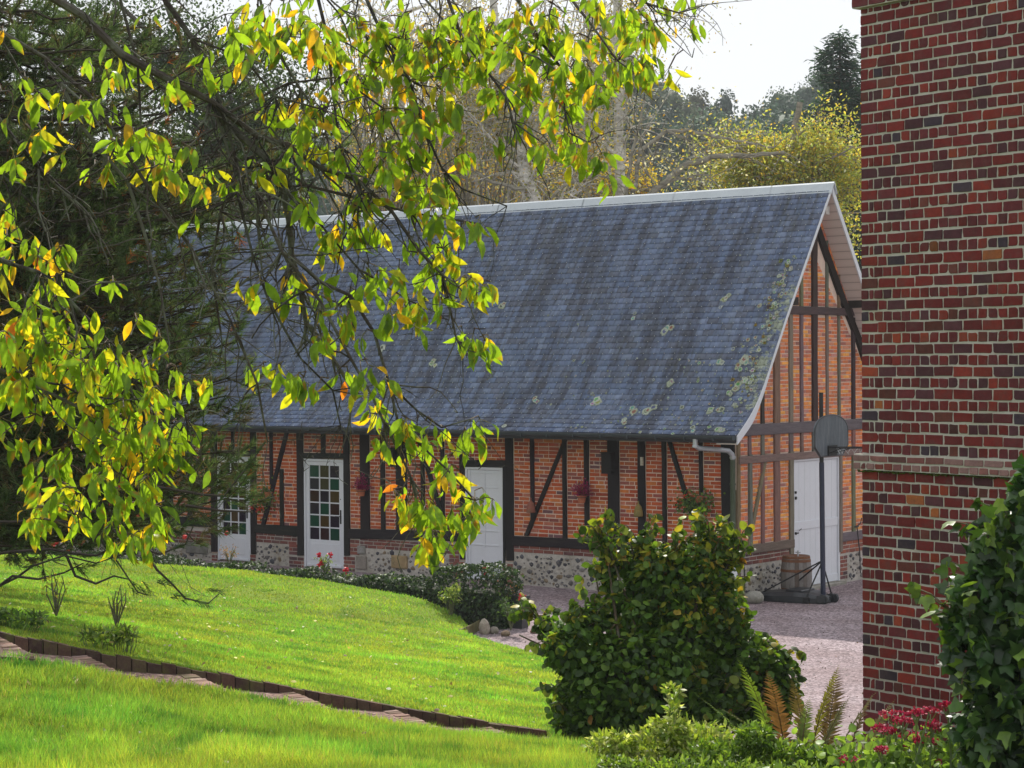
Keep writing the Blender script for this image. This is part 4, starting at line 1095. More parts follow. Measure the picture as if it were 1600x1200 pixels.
# doors
def slab_door(plane, a0, a1, z0_, z1_, kind, hand='r'):
    mb = MB(); gl = MB(); hm = MB()
    def bx(x0, x1, y0, y1, d0, d1, m_=None, bev=.003):
        m_ = m_ or mb
        if plane == 'f': m_.box((x0, -d1, y0), (x1, -d0, y1), bev=bev)
        else: m_.box((d0, x0, y0), (d1, x1, y1), bev=bev)
    fw = .045
    bx(a0, a0 + fw, z0_, z1_, -.04, .016); bx(a1 - fw, a1, z0_, z1_, -.04, .016); bx(a0 + fw + .001, a1 - fw - .001, z1_ - fw, z1_, -.04, .0155)
    x0, x1, y0, y1 = a0 + fw + .004, a1 - fw - .004, z0_ + .01, z1_ - fw - .005
    frame = mb; leaf = MB(); mb = leaf
    if kind == 'glazed':
        st = .085; rows, colsn = 6, 3; yb = y0 + .52; yt = y1 - .07
        bx(x0, x0 + st, y0, y1, -.04, .0, leaf); bx(x1 - st, x1, y0, y1, -.04, .0, leaf)
        bx(x0 + st + .001, x1 - st - .001, yt, y1, -.04, -.001, leaf); bx(x0 + st + .001, x1 - st - .001, y0, yb, -.04, -.001, leaf)
        bx(x0 + st + .03, x1 - st - .03, y0 + .13, yb - .07, -.003, .006, leaf)
        bx(x0 + .02, x1 - .02, y0 + .01, y0 + .055, -.002, .022, leaf)
        gx0, gx1 = x0 + st, x1 - st
        cw, ch = (gx1 - gx0) / colsn, (yt - yb) / rows
        for c in range(1, colsn): bx(gx0 + c * cw - .012, gx0 + c * cw + .012, yb, yt, -.03, -.003, leaf)
        for r in range(1, rows): bx(gx0, gx1, yb + r * ch - .012, yb + r * ch + .012, -.03, -.0045, leaf)
        pc = {'G': (.004, .050, .028), 'O': (.045, .040, .014), 'P': (.016, .008, .022), 'R': (.030, .006, .006), 'B': (.022, .020, .030), 'A': (.06, .034, .006)}
        pat = ['GPRPBG'[i:i + 1] for i in range(6)]
        PT = ['GOP', 'BOG', 'RPA', 'PGR', 'GAP', 'PRG'] if kind == 'glazed' else []
        for r in range(rows):
            for c in range(colsn):
                k = pc[PT[rows - 1 - r][c]]; xx = gx0 + c * cw; yy = yb + r * ch
                gl.add([(xx, .017, yy), (xx + cw, .017 + rnd.uniform(-.002, .002), yy), (xx + cw, .017, yy + ch), (xx, .017 + rnd.uniform(-.002, .002), yy + ch)] if plane == 'f' else [(-.017, xx, yy), (-.017, xx + cw, yy), (-.017, xx + cw, yy + ch), (-.017, xx, yy + ch)], [(0, 1, 2, 3)], k)
        hx = x1 - .045; hz = y0 + .98
        if plane == 'f':
            hm.box((hx - .016, -.010, hz - .14), (hx + .016, .0, hz + .12)); hm.tube([(hx, -.012, hz), (hx, -.05, hz), (hx - .09, -.055, hz)], .009, 6); hm.blob((hx, -.006, hz + .32), (.012, .006, .014), None, .05)
    elif kind == 'panelled':
        bx(x0, x1, y0, y1, -.04, -.012, leaf, .002)
        rows, c2 = 6, 2
        st = .055; mid = .03
        yb = y0 + .62
        for xa, xb in ((x0, x0 + st), (x1 - st, x1), ((x0 + x1) / 2 - mid / 2 - .09 + .09, (x0 + x1) / 2 + mid / 2)): bx(xa, xb, yb - .04 if xa > x0 and xb < x1 else y0, y1, -.012, .0, leaf)
        ys_ = np.linspace(yb, y1 - .05, rows)
        xm = (x0 + x1) / 2
        for y in ys_: bx(x0 + st + .001, xm - mid / 2 - .001, y - .014, y + .014, -.012, -.001, leaf); bx(xm + mid / 2 + .001, x1 - st - .001, y - .014, y + .014, -.012, -.001, leaf)
        bx(x0 + st + .001, x1 - st - .001, y0, y0 + .16, -.012, -.001, leaf); bx(x0 + .01, x1 - .01, y0 + .14, y0 + .175, -.002, .012, leaf)
        hx = x0 + .03; hz = y0 + 1.30
        hm.box((hx - .014, -.008, hz - .03), (hx + .014, .0, hz + .04))
    else:
        nb = 8; bw = (x1 - x0) / nb; split = z0_ + (z1_ - z0_) * .49
        for i in range(nb):
            for ya, yb_ in ((y0, split - .004), (split + .004, y1)):
                bx(x0 + i * bw + .0015, x0 + (i + 1) * bw - .0015, ya, yb_, -.04, -.012 + rnd.uniform(-.001, .001), leaf, .003)
        bx(x0 + .001, x1 - .001, split - .09, split + .05, -.012, .004, leaf)
        bx(x0, x0 + .07, y0, y1, -.0125, -.003, leaf)
        bx(x0 + .001, x1 - .001, y0, y0 + .13, -.0125, .002, leaf)
        for hz, ln in ((split - .14, .19), (split + .55, .08)):
            hm.box((.0, x0 - .05, hz - .012), (.014, x0 - .05 + ln, hz + .010)); hm.box((.0, x0 + .02, hz - .02), (.03, x0 + .05, hz + .02))
        hm.box((.0, x0 + .03, split + .43), (.022, x0 + .07, split + .48))
        hm.tube([(.01, x0 + .16, split - .10), (.03, x0 + .20, split - .07)], .006, 5)
    fo = frame.build('door_frame' if kind != 'x' else 'f', M['white'], barn)
    lo = leaf.build('door', M['white'], barn)
    if gl.V: gl.build('pane', M['glass'], lo)
    if hm.V: hm.build('handle', M['iron'], lo)
    return lo
d1 = slab_door('f', F(340.5, 760)[0], F(391.5, 760)[0], .02, F(366, 713.5)[1], 'glazed'); d1['label'] = 'left glazed white door half hidden by the pine branch'
d2 = slab_door('f', F(475.5, 760)[0], F(538, 760)[0], .02, F(506, 717.5)[1], 'glazed'); d2['label'] = 'glazed white door with a grid of coloured panes beside the heather pot'
d3 = slab_door('f', F(727.5, 760)[0], F(786, 760)[0], .02, F(758, 730)[1], 'panelled'); d3['label'] = 'solid white panelled door at the end of the hedge'
d4 = slab_door('g', dL + .005, dR - .005, .045, 2.225, 'boarded'); d4['label'] = 'white boarded split door in the gable end'
# things fixed on the front
bx_ = MB(); s0, z1_ = F(947, 707); s1, z0_ = F(963, 740)
bx_.box((s0, -.15, z0_), (s1, -.05, z1_), DK, .006); bx_.box((s0 - .01, -.17, z1_ - .01), (s1 + .01, -.05, z1_ + .012), DK, .004); bx_.tube([(s0, -.12, z0_ + .02), (s1 + .02, -.14, z0_ + .07), (s1 + .14, -.16, z0_ + .065)], .018, 6, DK)
o = bx_.build('meter_box', M['timber']); o.parent = barn
bx_ = MB(); s0, z1_ = F(613, 699); s1, z0_ = F(621, 729); bx_.box((s0, -.13, z0_), (s1, -.03, z1_), DK, .006)
o = bx_.build('meter_box', M['timber']); o.parent = barn
rp = MB(); s0, z0_ = F(1004, 728); rp.box((s0, -.07, F(1004, 727)[1]), (s0 + .05, -.03, F(1004, 714)[1]), (.55, .5, .42)); rp.build('plaster_patch', M['stone'], barn)

# ------------------------------------------------------------ near brick house
HD = np.array([.603, -.798, 0.0]); HN = np.array([.798, .603, 0.0])
H0 = at(1346.5, 567, 15.0); H0[2] = 0
house = empty('brick_house', tuple(H0), math.atan2(HD[1], HD[0]))
tag(house, 'near red brick house wall with pale mortar filling the right side', 'house')
def hz(y): return float(H0[1] and hit(1346.5, y, H0, HN)[2])
CZ = .0802
zj = hz(572.7)                  # a bed joint with a stretcher course... courses counted from here
SB, ST = hz(733.3), hz(708.8)   # string course
zlow, ztop = .7, hz(13.5)
hb = MB(); LEN = 3.4
PAL_H = [(.185, .019, .015), (.160, .018, .018), (.215, .026, .016), (.125, .020, .024), (.28, .045, .018), (.080, .024, .032), (.050, .034, .050), (.135, .036, .026), (.36, .11, .03)]
PR_H = [.22, .22, .12, .20, .03, .12, .02, .06, .004]
GAP = .0145
def hrow(z0_, z1_, header, y0, first=0.0):
    x = first
    seq = 0
    while x < LEN:
        if header:
            ln = [.066, .036][seq] if seq < 2 else .0875
            if seq < 2: ln += .012
        else:
            ln = .165 if seq == 0 else .1755
            if seq == 1 and rnd.random() < .4: ln = .0875
        seq += 1
        a, b = x, x + ln - .0115
        j = lambda s=.0030: rnd.uniform(-s, s)
        zc0, zc1 = z0_ + GAP / 2 + j(.002), z1_ - GAP / 2 + j(.002)
        q = [(a + j(), zc0 + j()), (b + j(), zc0 + j()), (b + j(), zc1 + j()), (a + j(), zc1 + j())]
        if a == first: q[0] = (a, q[0][1]); q[3] = (a, q[3][1])
        # chipped outline: 12-gon with pulled corners, domed face
        pts = []
        for k in range(4):
            p, n_ = np.array(q[k]), np.array(q[(k + 1) % 4]); pv = np.array(q[(k - 1) % 4])
            c = rnd.uniform(.001, .005) if rnd.random() < .88 else rnd.uniform(.008, .02)
            d1_ = (pv - p) / np.linalg.norm(pv - p); d2_ = (n_ - p) / np.linalg.norm(n_ - p)
            if a == first and k in (0, 3): c = .002
            pts += [p + d1_ * c, p + (d1_ + d2_) * c * .35, p + d2_ * c]
            m_ = p + (n_ - p) * rnd.uniform(.35, .65); pts.append(m_ + np.array([j(.0022), j(.0022)]))
        cen = np.mean(pts, 0)
        dep = y0 - .003 + j(.0018)
        ins = [p + (cen - p) * min(.9, .0035 / (np.linalg.norm(cen - p) + 1e-6)) for p in pts]
        n_ = len(pts); tx, tz = j(.0015), j(.0015)
        vs = [(p[0], dep + tx * (i / n_), p[1]) for i, p in enumerate(ins)] + [(p[0], dep + .005, p[1]) for p in pts] + [(p[0], y0 + .02, p[1]) for p in pts]
        fs = [tuple(range(n_))] + [(i, n_ + i, n_ + (i + 1) % n_, (i + 1) % n_) for i in range(n_)] + [(n_ + i, 2 * n_ + i, 2 * n_ + (i + 1) % n_, n_ + (i + 1) % n_) for i in range(n_)]
        hb.add(vs, fs, tuple(c_ * .86 for c_ in pal(PAL_H, PR_H, .16)))
        x += ln
# courses upwards from the string
z = ST; hd = True
while z < ztop - .02:
    z2 = z + CZ
    hrow(z, min(z2, ztop), hd, 0.0); z = z2; hd = not hd
z = SB; hd = False
while z > zlow:
    hrow(z - CZ, z, hd, 0.0); z -= CZ; hd = not hd
sv_ = PAL_H; PAL_H = [(.20, .07, .065), (.24, .10, .09), (.16, .06, .06), (.28, .16, .15), (.14, .08, .09), (.22, .05, .04), (.16, .12, .11), (.2, .1, .1), (.3, .2, .18)]
hrow((SB + ST) / 2, ST, False, -.045, -.045); hrow(SB, (SB + ST) / 2, True, -.045, -.045); PAL_H = sv_
ms_ = MB()
for k in range(170):
    a_ = -.03 + k * .02; ms_.blob((a_, rnd.uniform(-.025, -.004), SB - rnd.uniform(.0, .016)), (rnd.uniform(.008, .022), .012, rnd.uniform(.004, .011)), (.07, .10, .015), .2)
ms_.build('moss_line', surf_mat('moss', (.075, .105, .018), .95, .4, 20, .8, 90, .004, .1), house)
z = ztop; hd = True
while z < 7.2:
    hrow(z, z + CZ, not hd, -.045, -.045); z += CZ; hd = not hd
hb.build('wall_brickwork', M['hbrick'], house)
mb = MB()
mb.box((.002, .0045, zlow - .4), (LEN, 4.0, ztop)); mb.build('wall', M['hmortar'], house)
mb = MB(); mb.box((-.043, -.0405, SB + .001), (LEN, .004, ST - .001)); mb.build('string_course', M['hmortar'], house)
mb = MB(); mb.box((-.043, -.0405, ztop + .001), (LEN, 4.0, 7.25)); mb.build('upper_wall', M['hmortar'], house)

# ------------------------------------------------------------ things in the yard
def onbarn(name, s, t, z, rz=0.0):
    return empty(name, tuple(L(s, t, z)), BROT + rz)
# basketball hoop (faces +s, away from the gable)
hoop = onbarn('basketball_hoop', 1.20, .64, 0)
tag(hoop, 'portable basketball hoop with dark pole and grey fan backboard by the gable door', 'basketball hoop')
mb = MB()
mb.tube([(.02, 0, .06), (0, 0, 2.25)], .041, 12); mb.build('lower_pole', M['navy'], hoop)
mb = MB(); mb.tube([(0, 0, 2.2), (-.005, 0, 3.36)], .034, 12); mb.lathe([(.036, 3.355), (.036, 3.37)], (-.005, 0, 0), 12); mb.build('upper_pole', M['iron'], hoop)
mb = MB()      # tank: rounded tapering slab with a raised shoulder
sec = [(-1.22, .30, .03), (-1.18, .34, .10), (-.9, .36, .15), (-.35, .34, .19), (-.12, .30, .17), (.06, .18, .13), (.12, .12, .10)]
vs, fs = [], []
for x, w_, h in sec:
    for y, z in ((-w_, .01), (-w_, h * .6), (-w_ * .82, h * .93), (-w_ * .3, h), (w_ * .3, h), (w_ * .82, h * .93), (w_, h * .6), (w_, .01)): vs.append((x, y, z))
for i in range(len(sec) - 1):
    for k in range(8): fs.append((i * 8 + k, i * 8 + (k + 1) % 8, (i + 1) * 8 + (k + 1) % 8, (i + 1) * 8 + k))
fs += [tuple(range(8)), tuple(range(len(vs) - 1, len(vs) - 9, -1))]
mb.add(vs, fs); mb.box((-.55, -.22, .17), (-.25, .22, .205), bev=.015); mb.build('tank', M['plastic'], hoop, False)
for y in (-.16, .16):
    w_ = MB(); w_.lathe([(.02, -.03), (.065, -.025), (.075, 0), (.065, .025), (.02, .03)], (.14, y, .075), 16, axis='y'); w_.build('wheel', M['plastic'], hoop)
    w_ = MB(); w_.box((.02, y - .06, .02), (.16, y - .04, .14), bev=.004); w_.box((.02, y + .04, .02), (.16, y + .06, .14), bev=.004); w_.build('wheel_bracket', M['plastic'], hoop)
for a, b in (((-.02, -.02, .66), (-.98, -.24, .12)), ((-.02, .02, .66), (-.80, .26, .12)), ((0, -.03, .62), (-.12, -.30, .10)), ((0, .03, .62), (.02, .28, .10))):
    mb = MB(); mb.tube([a, b], .012, 8); mb.box((b[0] - .05, b[1] - .03, .03), (b[0] + .05, b[1] + .03, b[2] + .01), bev=.006); mb.build('brace', M['iron'], hoop)
mb = MB(); pts = []
for k in range(25):
    th = math.pi * k / 24; pts.append((.54 * math.cos(th), 2.72 + .30 * math.sin(th) ** .8))
pts += [(-.54, 2.52), (-.36, 2.36), (.36, 2.36), (.54, 2.52)]
mb.prism(pts, .15, .185, 'x')
bd = mb.build('backboard', M['board'], hoop)
rim = MB(); pr = []
for k in range(len(pts)): pr.append((.18, pts[k][0] * .985, 2.66 + (pts[k][1] - 2.66) * .985))
pr.append(pr[0]); rim.tube(pr, .014, 6, cap=False); rim.build('backboard_edge', M['plastic'], bd)
mb = MB(); mb.box((-.02, -.05, 2.45), (.16, .05, 2.49)); mb.box((-.02, -.05, 2.80), (.16, .05, 2.84)); mb.build('bracket', M['iron'], hoop)
mb = MB(); cx = .185 + .12 + .23
mb.tube([(cx + .23 * math.cos(2 * math.pi * k / 28), .23 * math.sin(2 * math.pi * k / 28), 2.50) for k in range(29)], .010, 6, cap=False)
mb.tube([(.18, -.12, 2.50), (cx - .17, -.15, 2.50)], .009, 6); mb.tube([(.18, .12, 2.50), (cx - .17, .15, 2.50)], .009, 6); mb.tube([(.18, -.10, 2.40), (cx - .05, -.22, 2.50)], .007, 6); mb.tube([(.18, .10, 2.40), (cx - .05, .22, 2.50)], .007, 6)
mb.box((.186, -.14, 2.37), (.21, .14, 2.53)); rm = mb.build('rim', M['iron'], hoop)
mb = MB()
for k in range(12):
    th = 2 * math.pi * k / 12; r2 = .17
    mb.tube([(cx + .23 * math.cos(th), .23 * math.sin(th), 2.49), (cx + .19 * math.cos(th + .3), .19 * math.sin(th + .3), 2.40)], .0035, 3, (.5, .5, .5))
mb.build('net', M['stone'], rm)
# barrel
bar = onbarn('barrel', .52, 1.00, 0)
tag(bar, 'old wooden barrel with rusty hoops standing by the white gable door', 'barrel')
mb = MB(); ns = 22
for k in range(ns):
    t0, t1 = 2 * math.pi * k / ns, 2 * math.pi * (k + .965) / ns
    c = rnd.choice([(.17, .145, .13), (.22, .20, .19), (.13, .10, .085), (.19, .17, .155)])
    vs = []
    for z, r in ((0, .215), (.10, .235), (.22, .25), (.36, .256), (.50, .248), (.62, .232), (.70, .214)):
        for th in (t0, t1):
            for rr in (r, r - .02): vs.append((rr * math.cos(th), rr * math.sin(th), z))
    fs = []
    for i in range(6):
        b_ = i * 4
        fs += [(b_, b_ + 2, b_ + 6, b_ + 4), (b_ + 2, b_ + 3, b_ + 7, b_ + 6), (b_ + 1, b_, b_ + 4, b_ + 5)]
    fs += [(24, 26, 27, 25)]
    mb.add(vs, fs, c)
mb.lathe([(.19, .655), (.001, .66)], (0, 0, 0), 20, (.06, .05, .045)); mb.build('staves', M['oak'], bar)
def rb(z): return float(np.interp(z, [0, .10, .22, .36, .50, .62, .70], [.215, .235, .25, .256, .248, .232, .214]))
for z in (.02, .13, .44, .60, .655):
    mb = MB(); h = .042
    mb.lathe([(rb(z) + .001, z), (rb(z) + .006, z), (rb(z + h) + .006, z + h), (rb(z + h) + .001, z + h)], (0, 0, 0), 28); mb.build('hoop', M['rust'], bar)
mb = MB(); mb.tube([(.09, -.10, .66), (.09, -.10, .79)], .014, 8); mb.tube([(.04, -.10, .76), (.14, -.10, .76)], .008, 6); mb.build('tap', M['zinc'], bar)
# mossy block and round stone at the corner
mb = MB(); s0, z1_ = F(1134, 903, -.22); s1, z0_ = F(1152, 935, -.22)
o = onbarn('stone_block', s0 + .10, -.16, 0)
mb.box((-.14, -.14, -.05), (.14, .14, z1_), (.20, .21, .12), .02)
mb.build('block', surf_mat('mossy_stone', (.17, .20, .04), .95, .35, 8, .6, 40, .008, .1, dirt=(.10, .15, .02), dirt_scale=5, dirt_amt=.8), o)
tag(o, 'moss green stone block at the foot of the barn corner post', 'stone block')
mb = MB(); mb.blob((0, 0, .09), (.17, .12, .11), (.30, .29, .26), .08, 2)
o = mb.build('boulder', M['stone'], None, True); o.location = tuple(L(.34, -.02, 0)); tag(o, 'rounded pale stone on the gravel beside the downpipe foot', 'stone')
mb = MB(); mb.box((-.05, -.05, -.02), (.05, .05, .15), (.30, .12, .07), .006); mb.box((-.055, -.055, .155), (.055, .055, .20), (.35, .15, .08), .006)
o = mb.build('brick_stub', M['stone']); o.location = tuple(L(.08, -.19, 0)); o.rotation_euler = (0, 0, BROT); tag(o, 'two small orange bricks under the white downpipe foot', 'bricks')
# iron latch rod on the gable
mb = MB(); t_, z_ = G(1335, 822); 
mb.tube([(.05, t_, z_), (.05, t_ + .10, .5), (.045, t_ + .13, .12)], .010, 6); mb.box((.03, t_ - .07, z_ - .02), (.06, t_ + .05, z_ + .01)); mb.tube([(.04, t_ + .02, z_), (.08, t_ + .08, z_ + .05), (.08, t_ + .12, z_ + .14)], .01, 5)
o = mb.build('iron_rod', M['iron'], None); o.location = tuple(C0); o.rotation_euler = (0, 0, BROT); tag(o, 'thin black iron bar hanging on the gable wall right of the white door', 'iron bar')

# potted plants on the wall
def pot(mb, r0, r1, h, c=(0, 0, 0)):
    mb.lathe([(r0, 0), (r1 * .97, h * .8), (r1, h * .8), (r1 * 1.06, h * .82), (r1 * 1.06, h), (r1 * .92, h), (r1 * .88, h * .7), (.01, h * .7)], c, 18)
def heather(px, py, label):
    s, z = F(px, py, -.14)
    e = onbarn('potted_heather', s, -.14, z)
    tag(e, label, 'potted plant', 'magenta heather pots hung on the barn front')
    mb = MB(); pot(mb, .055, .078, .12); mb.build('pot', M['terra'], e)
    mb = MB(); mb.tube([(.09 * math.cos(a), .09 * math.sin(a), .09) for a in np.linspace(0, 2 * math.pi, 17)], .005, 5, cap=False); mb.tube([(0, .08, .09), (0, .12, .09)], .006, 5); mb.build('ring_holder', M['iron'], e)
    n = 900
    D = rdir(n, .9, .7); D[:, 2] = np.abs(D[:, 2]) * .9 + .1
    D /= np.linalg.norm(D, axis=1, keepdims=True)
    R_ = NR.uniform(.05, .27, n) * (1 + .15 * NR.normal(size=n))
    P = D * R_[:, None] * np.array([.72, .6, 1.0]) + np.array([0, 0, .10])
    C = pick([(.30, .015, .10), (.40, .03, .15), (.20, .01, .07), (.06, .07, .02)], n, [.4, .25, .25, .10])
    V, Fa, Cc = inst(LEAF4, P, D + rdir(n) * .5, rdir(n), NR.uniform(.022, .04, n), C)
    link('flowers', np_mesh('flowers', V, Fa, Cc), M['petal'], e)
heather(564.5, 775, 'magenta heather in a clay pot on the post right of the coloured glass door')
heather(909, 785.5, 'magenta heather in a clay pot between the panelled door and the black box')
def geranium(px, py, w_, h_, n, nf, label, fl):
    s, z = F(px, py, -.16)
    e = onbarn('potted_geranium', s, -.16, z)
    tag(e, label, 'potted plant', 'geranium pots hung on the barn front')
    mb = MB(); pot(mb, .055, .078, .12, (fl[2], .02, 0)); mb.build('pot', M['terra'], e)
    P = NR.normal(size=(n, 3)) * np.array([w_ * .33, .08, h_ * .28])
    C = pick([(.05, .11, .02), (.09, .17, .03), (.13, .22, .04)], n)
    V, Fa, Cc = inst(ROUND, P, rdir(n), rdir(n, .6), NR.uniform(.035, .06, n), C)
    link('foliage', np_mesh('foliage', V, Fa, Cc), M['shrubleaf'], e)
    mb = MB()
    for _ in range(14):
        p = (rnd.gauss(0, w_ * .3), rnd.gauss(0, .05), rnd.gauss(0, h_ * .25)); mb.tube([(fl[2], .02, .08), (p[0] * .6, p[1], p[2] * .6 + .05), p], .004, 4, (.08, .13, .03))
    mb.build('stems', M['bark'], e)
    P = np.array(fl[0])[NR.integers(0, len(fl[0]), nf)] + NR.normal(size=(nf, 3)) * fl[1]
    V, Fa, Cc = inst(ROUND, P, rdir(nf), rdir(nf), np.full(nf, .03), pick([(.60, .03, .012), (.75, .06, .02)], nf))
    link('flowers', np_mesh('flowers', V, Fa, Cc), M['petal'], e)
geranium(1086, 786, .50, .36, 420, 40, 'leafy geranium with few red flowers on the brace near the barn corner', ([(-.36, -.03, -.06), (-.16, -.03, .10), (-.35, -.03, -.02)], .018, .06))
geranium(410, 778, .42, .52, 330, 130, 'trailing red geranium between the two glazed doors', ([(-.22, -.05, -.20), (.02, -.05, -.05), (-.16, -.05, -.02), (-.05, -.05, -.22), (.0, -.05, -.2), (-.26, -.05, .12)], .03, .14))
def bell(px, py, col, label):
    s, z = F(px, py, -.12)
    mb = MB(); mb.lathe([(.078, 0), (.080, .03), (.070, .10), (.055, .16), (.030, .19), (.010, .215), (.012, .25), (.004, .26)], (0, 0, 0), 18, col); mb.tube([(0, 0, .25), (0, .08, .30)], .004, 4, (.02, .02, .02))
    o = mb.build('bird_pot', M['stone'], None, True); o.location = tuple(L(s, -.11, z)); o.rotation_euler = (0, 0, BROT)
    tag(o, label, 'nesting pot', 'bell shaped clay nesting pots')
bell(829, 801, (.30, .11, .08), 'reddish bell shaped clay pot hung on the brace by the panelled door')
bell(997, 807, (.26, .20, .07), 'ochre bell shaped clay pot hung right of the black box')

# black planter beside the hedge end
pl = empty('planter', tuple(atz(813, 981, 0)), BROT + .1)
tag(pl, 'tall narrow black planter standing at the end of the hedge', 'planter')
mb = MB(); mb.prism([(-.08, 0), (.08, 0), (.105, .46), (-.105, .46)], -.09, .09, 'y'); mb.build('box', M['plastic'], pl)
mb = MB()
for a, b in (((-.115, -.10, .44), (.115, -.085, .475)), ((-.115, .085, .44), (.115, .10, .475)), ((-.115, -.085, .44), (-.10, .085, .475)), ((.10, -.085, .44), (.115, .085, .475))): mb.box(a, b)
mb.build('rim', M['plastic'], pl)
# pale stones and kerb at the hedge end
for i, (px, py, w_, h_, d_, lb) in enumerate(((757, 985, .14, .27, .12, 'upright pale stone under the corner of the hedge'), (772, 984, .13, .12, .10, 'low grey flint beside the pale hedge corner stone'), (790, 988, .12, .10, .08, 'brownish stone between the hedge corner and the planter'), (835, 983, .12, .07, .1, 'small reddish stone lying by the black planter'))):
    p = atz(px, py + 6, 0); mb = MB(); mb.blob((0, 0, h_ * .34), (w_ * .6, d_ * .7, h_ * .5), [(.40, .35, .30), (.28, .25, .22), (.22, .16, .12), (.30, .16, .13)][i], .10, 2)
    o = mb.build('edging_stone', M['stone']); o.location = tuple(p); tag(o, lb, 'stone', 'loose stones at the hedge end')
mb = MB(); ks = [atz(x, y, 0.0) for x, y in ((700, 1006), (712, 1003), (726, 998), (740, 991), (750, 985))]
for a, b in zip(ks[:-1], ks[1:]):
    for t in np.linspace(0, .75, 4):
        p = a + (b - a) * t; q = a + (b - a) * (t + .235)
        mb.add([(p[0], p[1], -.05), (q[0], q[1], -.05), (q[0], q[1] + .09, -.05), (p[0], p[1] + .09, -.05), (p[0], p[1], .15 + rnd.uniform(-.01, .01)), (q[0], q[1], .15 + rnd.uniform(-.01, .01)), (q[0], q[1] + .09, .15), (p[0], p[1] + .09, .15)],
               [(0, 3, 2, 1), (4, 5, 6, 7), (0, 1, 5, 4), (1, 2, 6, 5), (2, 3, 7, 6), (3, 0, 4, 7)], rnd.choice([(.15, .13, .06), (.20, .16, .09), (.12, .12, .05)]))
o = mb.build('kerb', M['stone']); tag(o, 'short mossy brick kerb holding the lawn corner by the gravel', 'kerb')

# ------------------------------------------------------------ plants
def lobes_px(lobes, Y, dY=.8):
    """ellipsoids from picture-plane sizes at a distance Y"""
    o = []
    for cx, cy, rx, ry, *r in lobes:
        y = Y + (r[0] if r else 0)
        o.append((at(cx, cy, y), rx * y / FOC, max(.05, min(rx, ry * 1.3) * y / FOC * dY), ry * y / FOC))
    return o
def lobe_points(lobes, n, shell=.55):
    vol = np.array([a * b * c for _, a, b, c in lobes]) ** .7; vol /= vol.sum()
    k = NR.choice(len(lobes), n, p=vol)
    D = rdir(n); r = shell + (1 - shell) * NR.random(n) ** .6
    r = np.where(NR.random(n) < .06, r * 1.08, r)
    cen = np.array([l[0] for l in lobes])[k]; rad = np.array([[l[1], l[2], l[3]] for l in lobes])[k]
    return cen + D * r[:, None] * rad, D, k
def stems(mb, base, tips, r0, col, sag=.1):
    for t in tips:
        t = np.asarray(t); b = np.asarray(base) + np.array([rnd.gauss(0, .08), rnd.gauss(0, .08), 0])
        m = (b + t) / 2 + np.array([rnd.gauss(0, sag), rnd.gauss(0, sag), rnd.uniform(0, sag * 1.5)])
        mb.tube([b, b * .45 + m * .55 + np.array([0, 0, .02]), m, m * .4 + t * .6, t], [r0, r0 * .85, r0 * .65, r0 * .45, r0 * .25], 6, col)

# hazel-like bush in the middle
HB = lobes_px([(1018, 886, 48, 38), (1096, 889, 48, 48), (1112, 842, 13, 18), (1002, 846, 12, 16), (1148, 868, 14, 14), (1058, 862, 12, 14), (946, 845, 7, 14), (848, 975, 10, 16), (947, 866, 8, 20), (950, 902, 12, 26), (1002, 962, 58, 70), (1085, 965, 85, 85), (905, 1012, 56, 46, -.2), (865, 992, 20, 24), (1010, 1065, 130, 85, -.2), (1140, 1045, 92, 66), (1204, 1064, 44, 48), (922, 968, 28, 26, -.1),
               (1222, 1022, 14, 12), (925, 1110, 66, 56, -.1), (1055, 1110, 115, 52, -.3), (1180, 1105, 62, 45), (1126, 932, 22, 34)], 14.4)
bush = empty('hazel_bush', (1.05, 14.4, float(zl(1.05, 14.4)) - .1))
tag(bush, 'large dark green bush with sunlit yellow painted into its upper right leaves in front of the barn corner', 'bush')
def put(parent, name, V, Fa, C, mat, smooth=False):
    o = link(name, np_mesh(name, V, Fa, C), M[mat] if isinstance(mat, str) else mat, None, smooth)
    o.parent = parent
    o.matrix_parent_inverse = Matrix.Translation(-Vector(parent.location))
    return o
n = 19000
P, D, _ = lobe_points(HB, n, .35)
px = proj(P)
sun_ylw = np.clip(.02 + .30 * ((px[:, 0] - 900) / 300) * (px[:, 1] < 980) + .45 * (px[:, 1] < 890) * NR.random(n), 0, .7)  # sunlit side put into the leaf colour: yellower towards top and right
isy = NR.random(n) < sun_ylw * (.4 + .9 * (NR.random(n)))
C = pick([(.060, .125, .018), (.090, .18, .024), (.045, .095, .015), (.13, .22, .03)], n, jit=.25)
C[isy] = pick([(.30, .30, .03), (.22, .27, .03), (.42, .30, .04), (.35, .17, .03)], int(isy.sum()), [.4, .35, .18, .07])
Nn = D * .5 + rdir(n, .5); Dl = rdir(n, -.5, .8) + D * .4
parts = [inst(ROUND, P, Dl, Nn, NR.uniform(.030, .080, n), C, NR.uniform(.7, 1.05, n))]
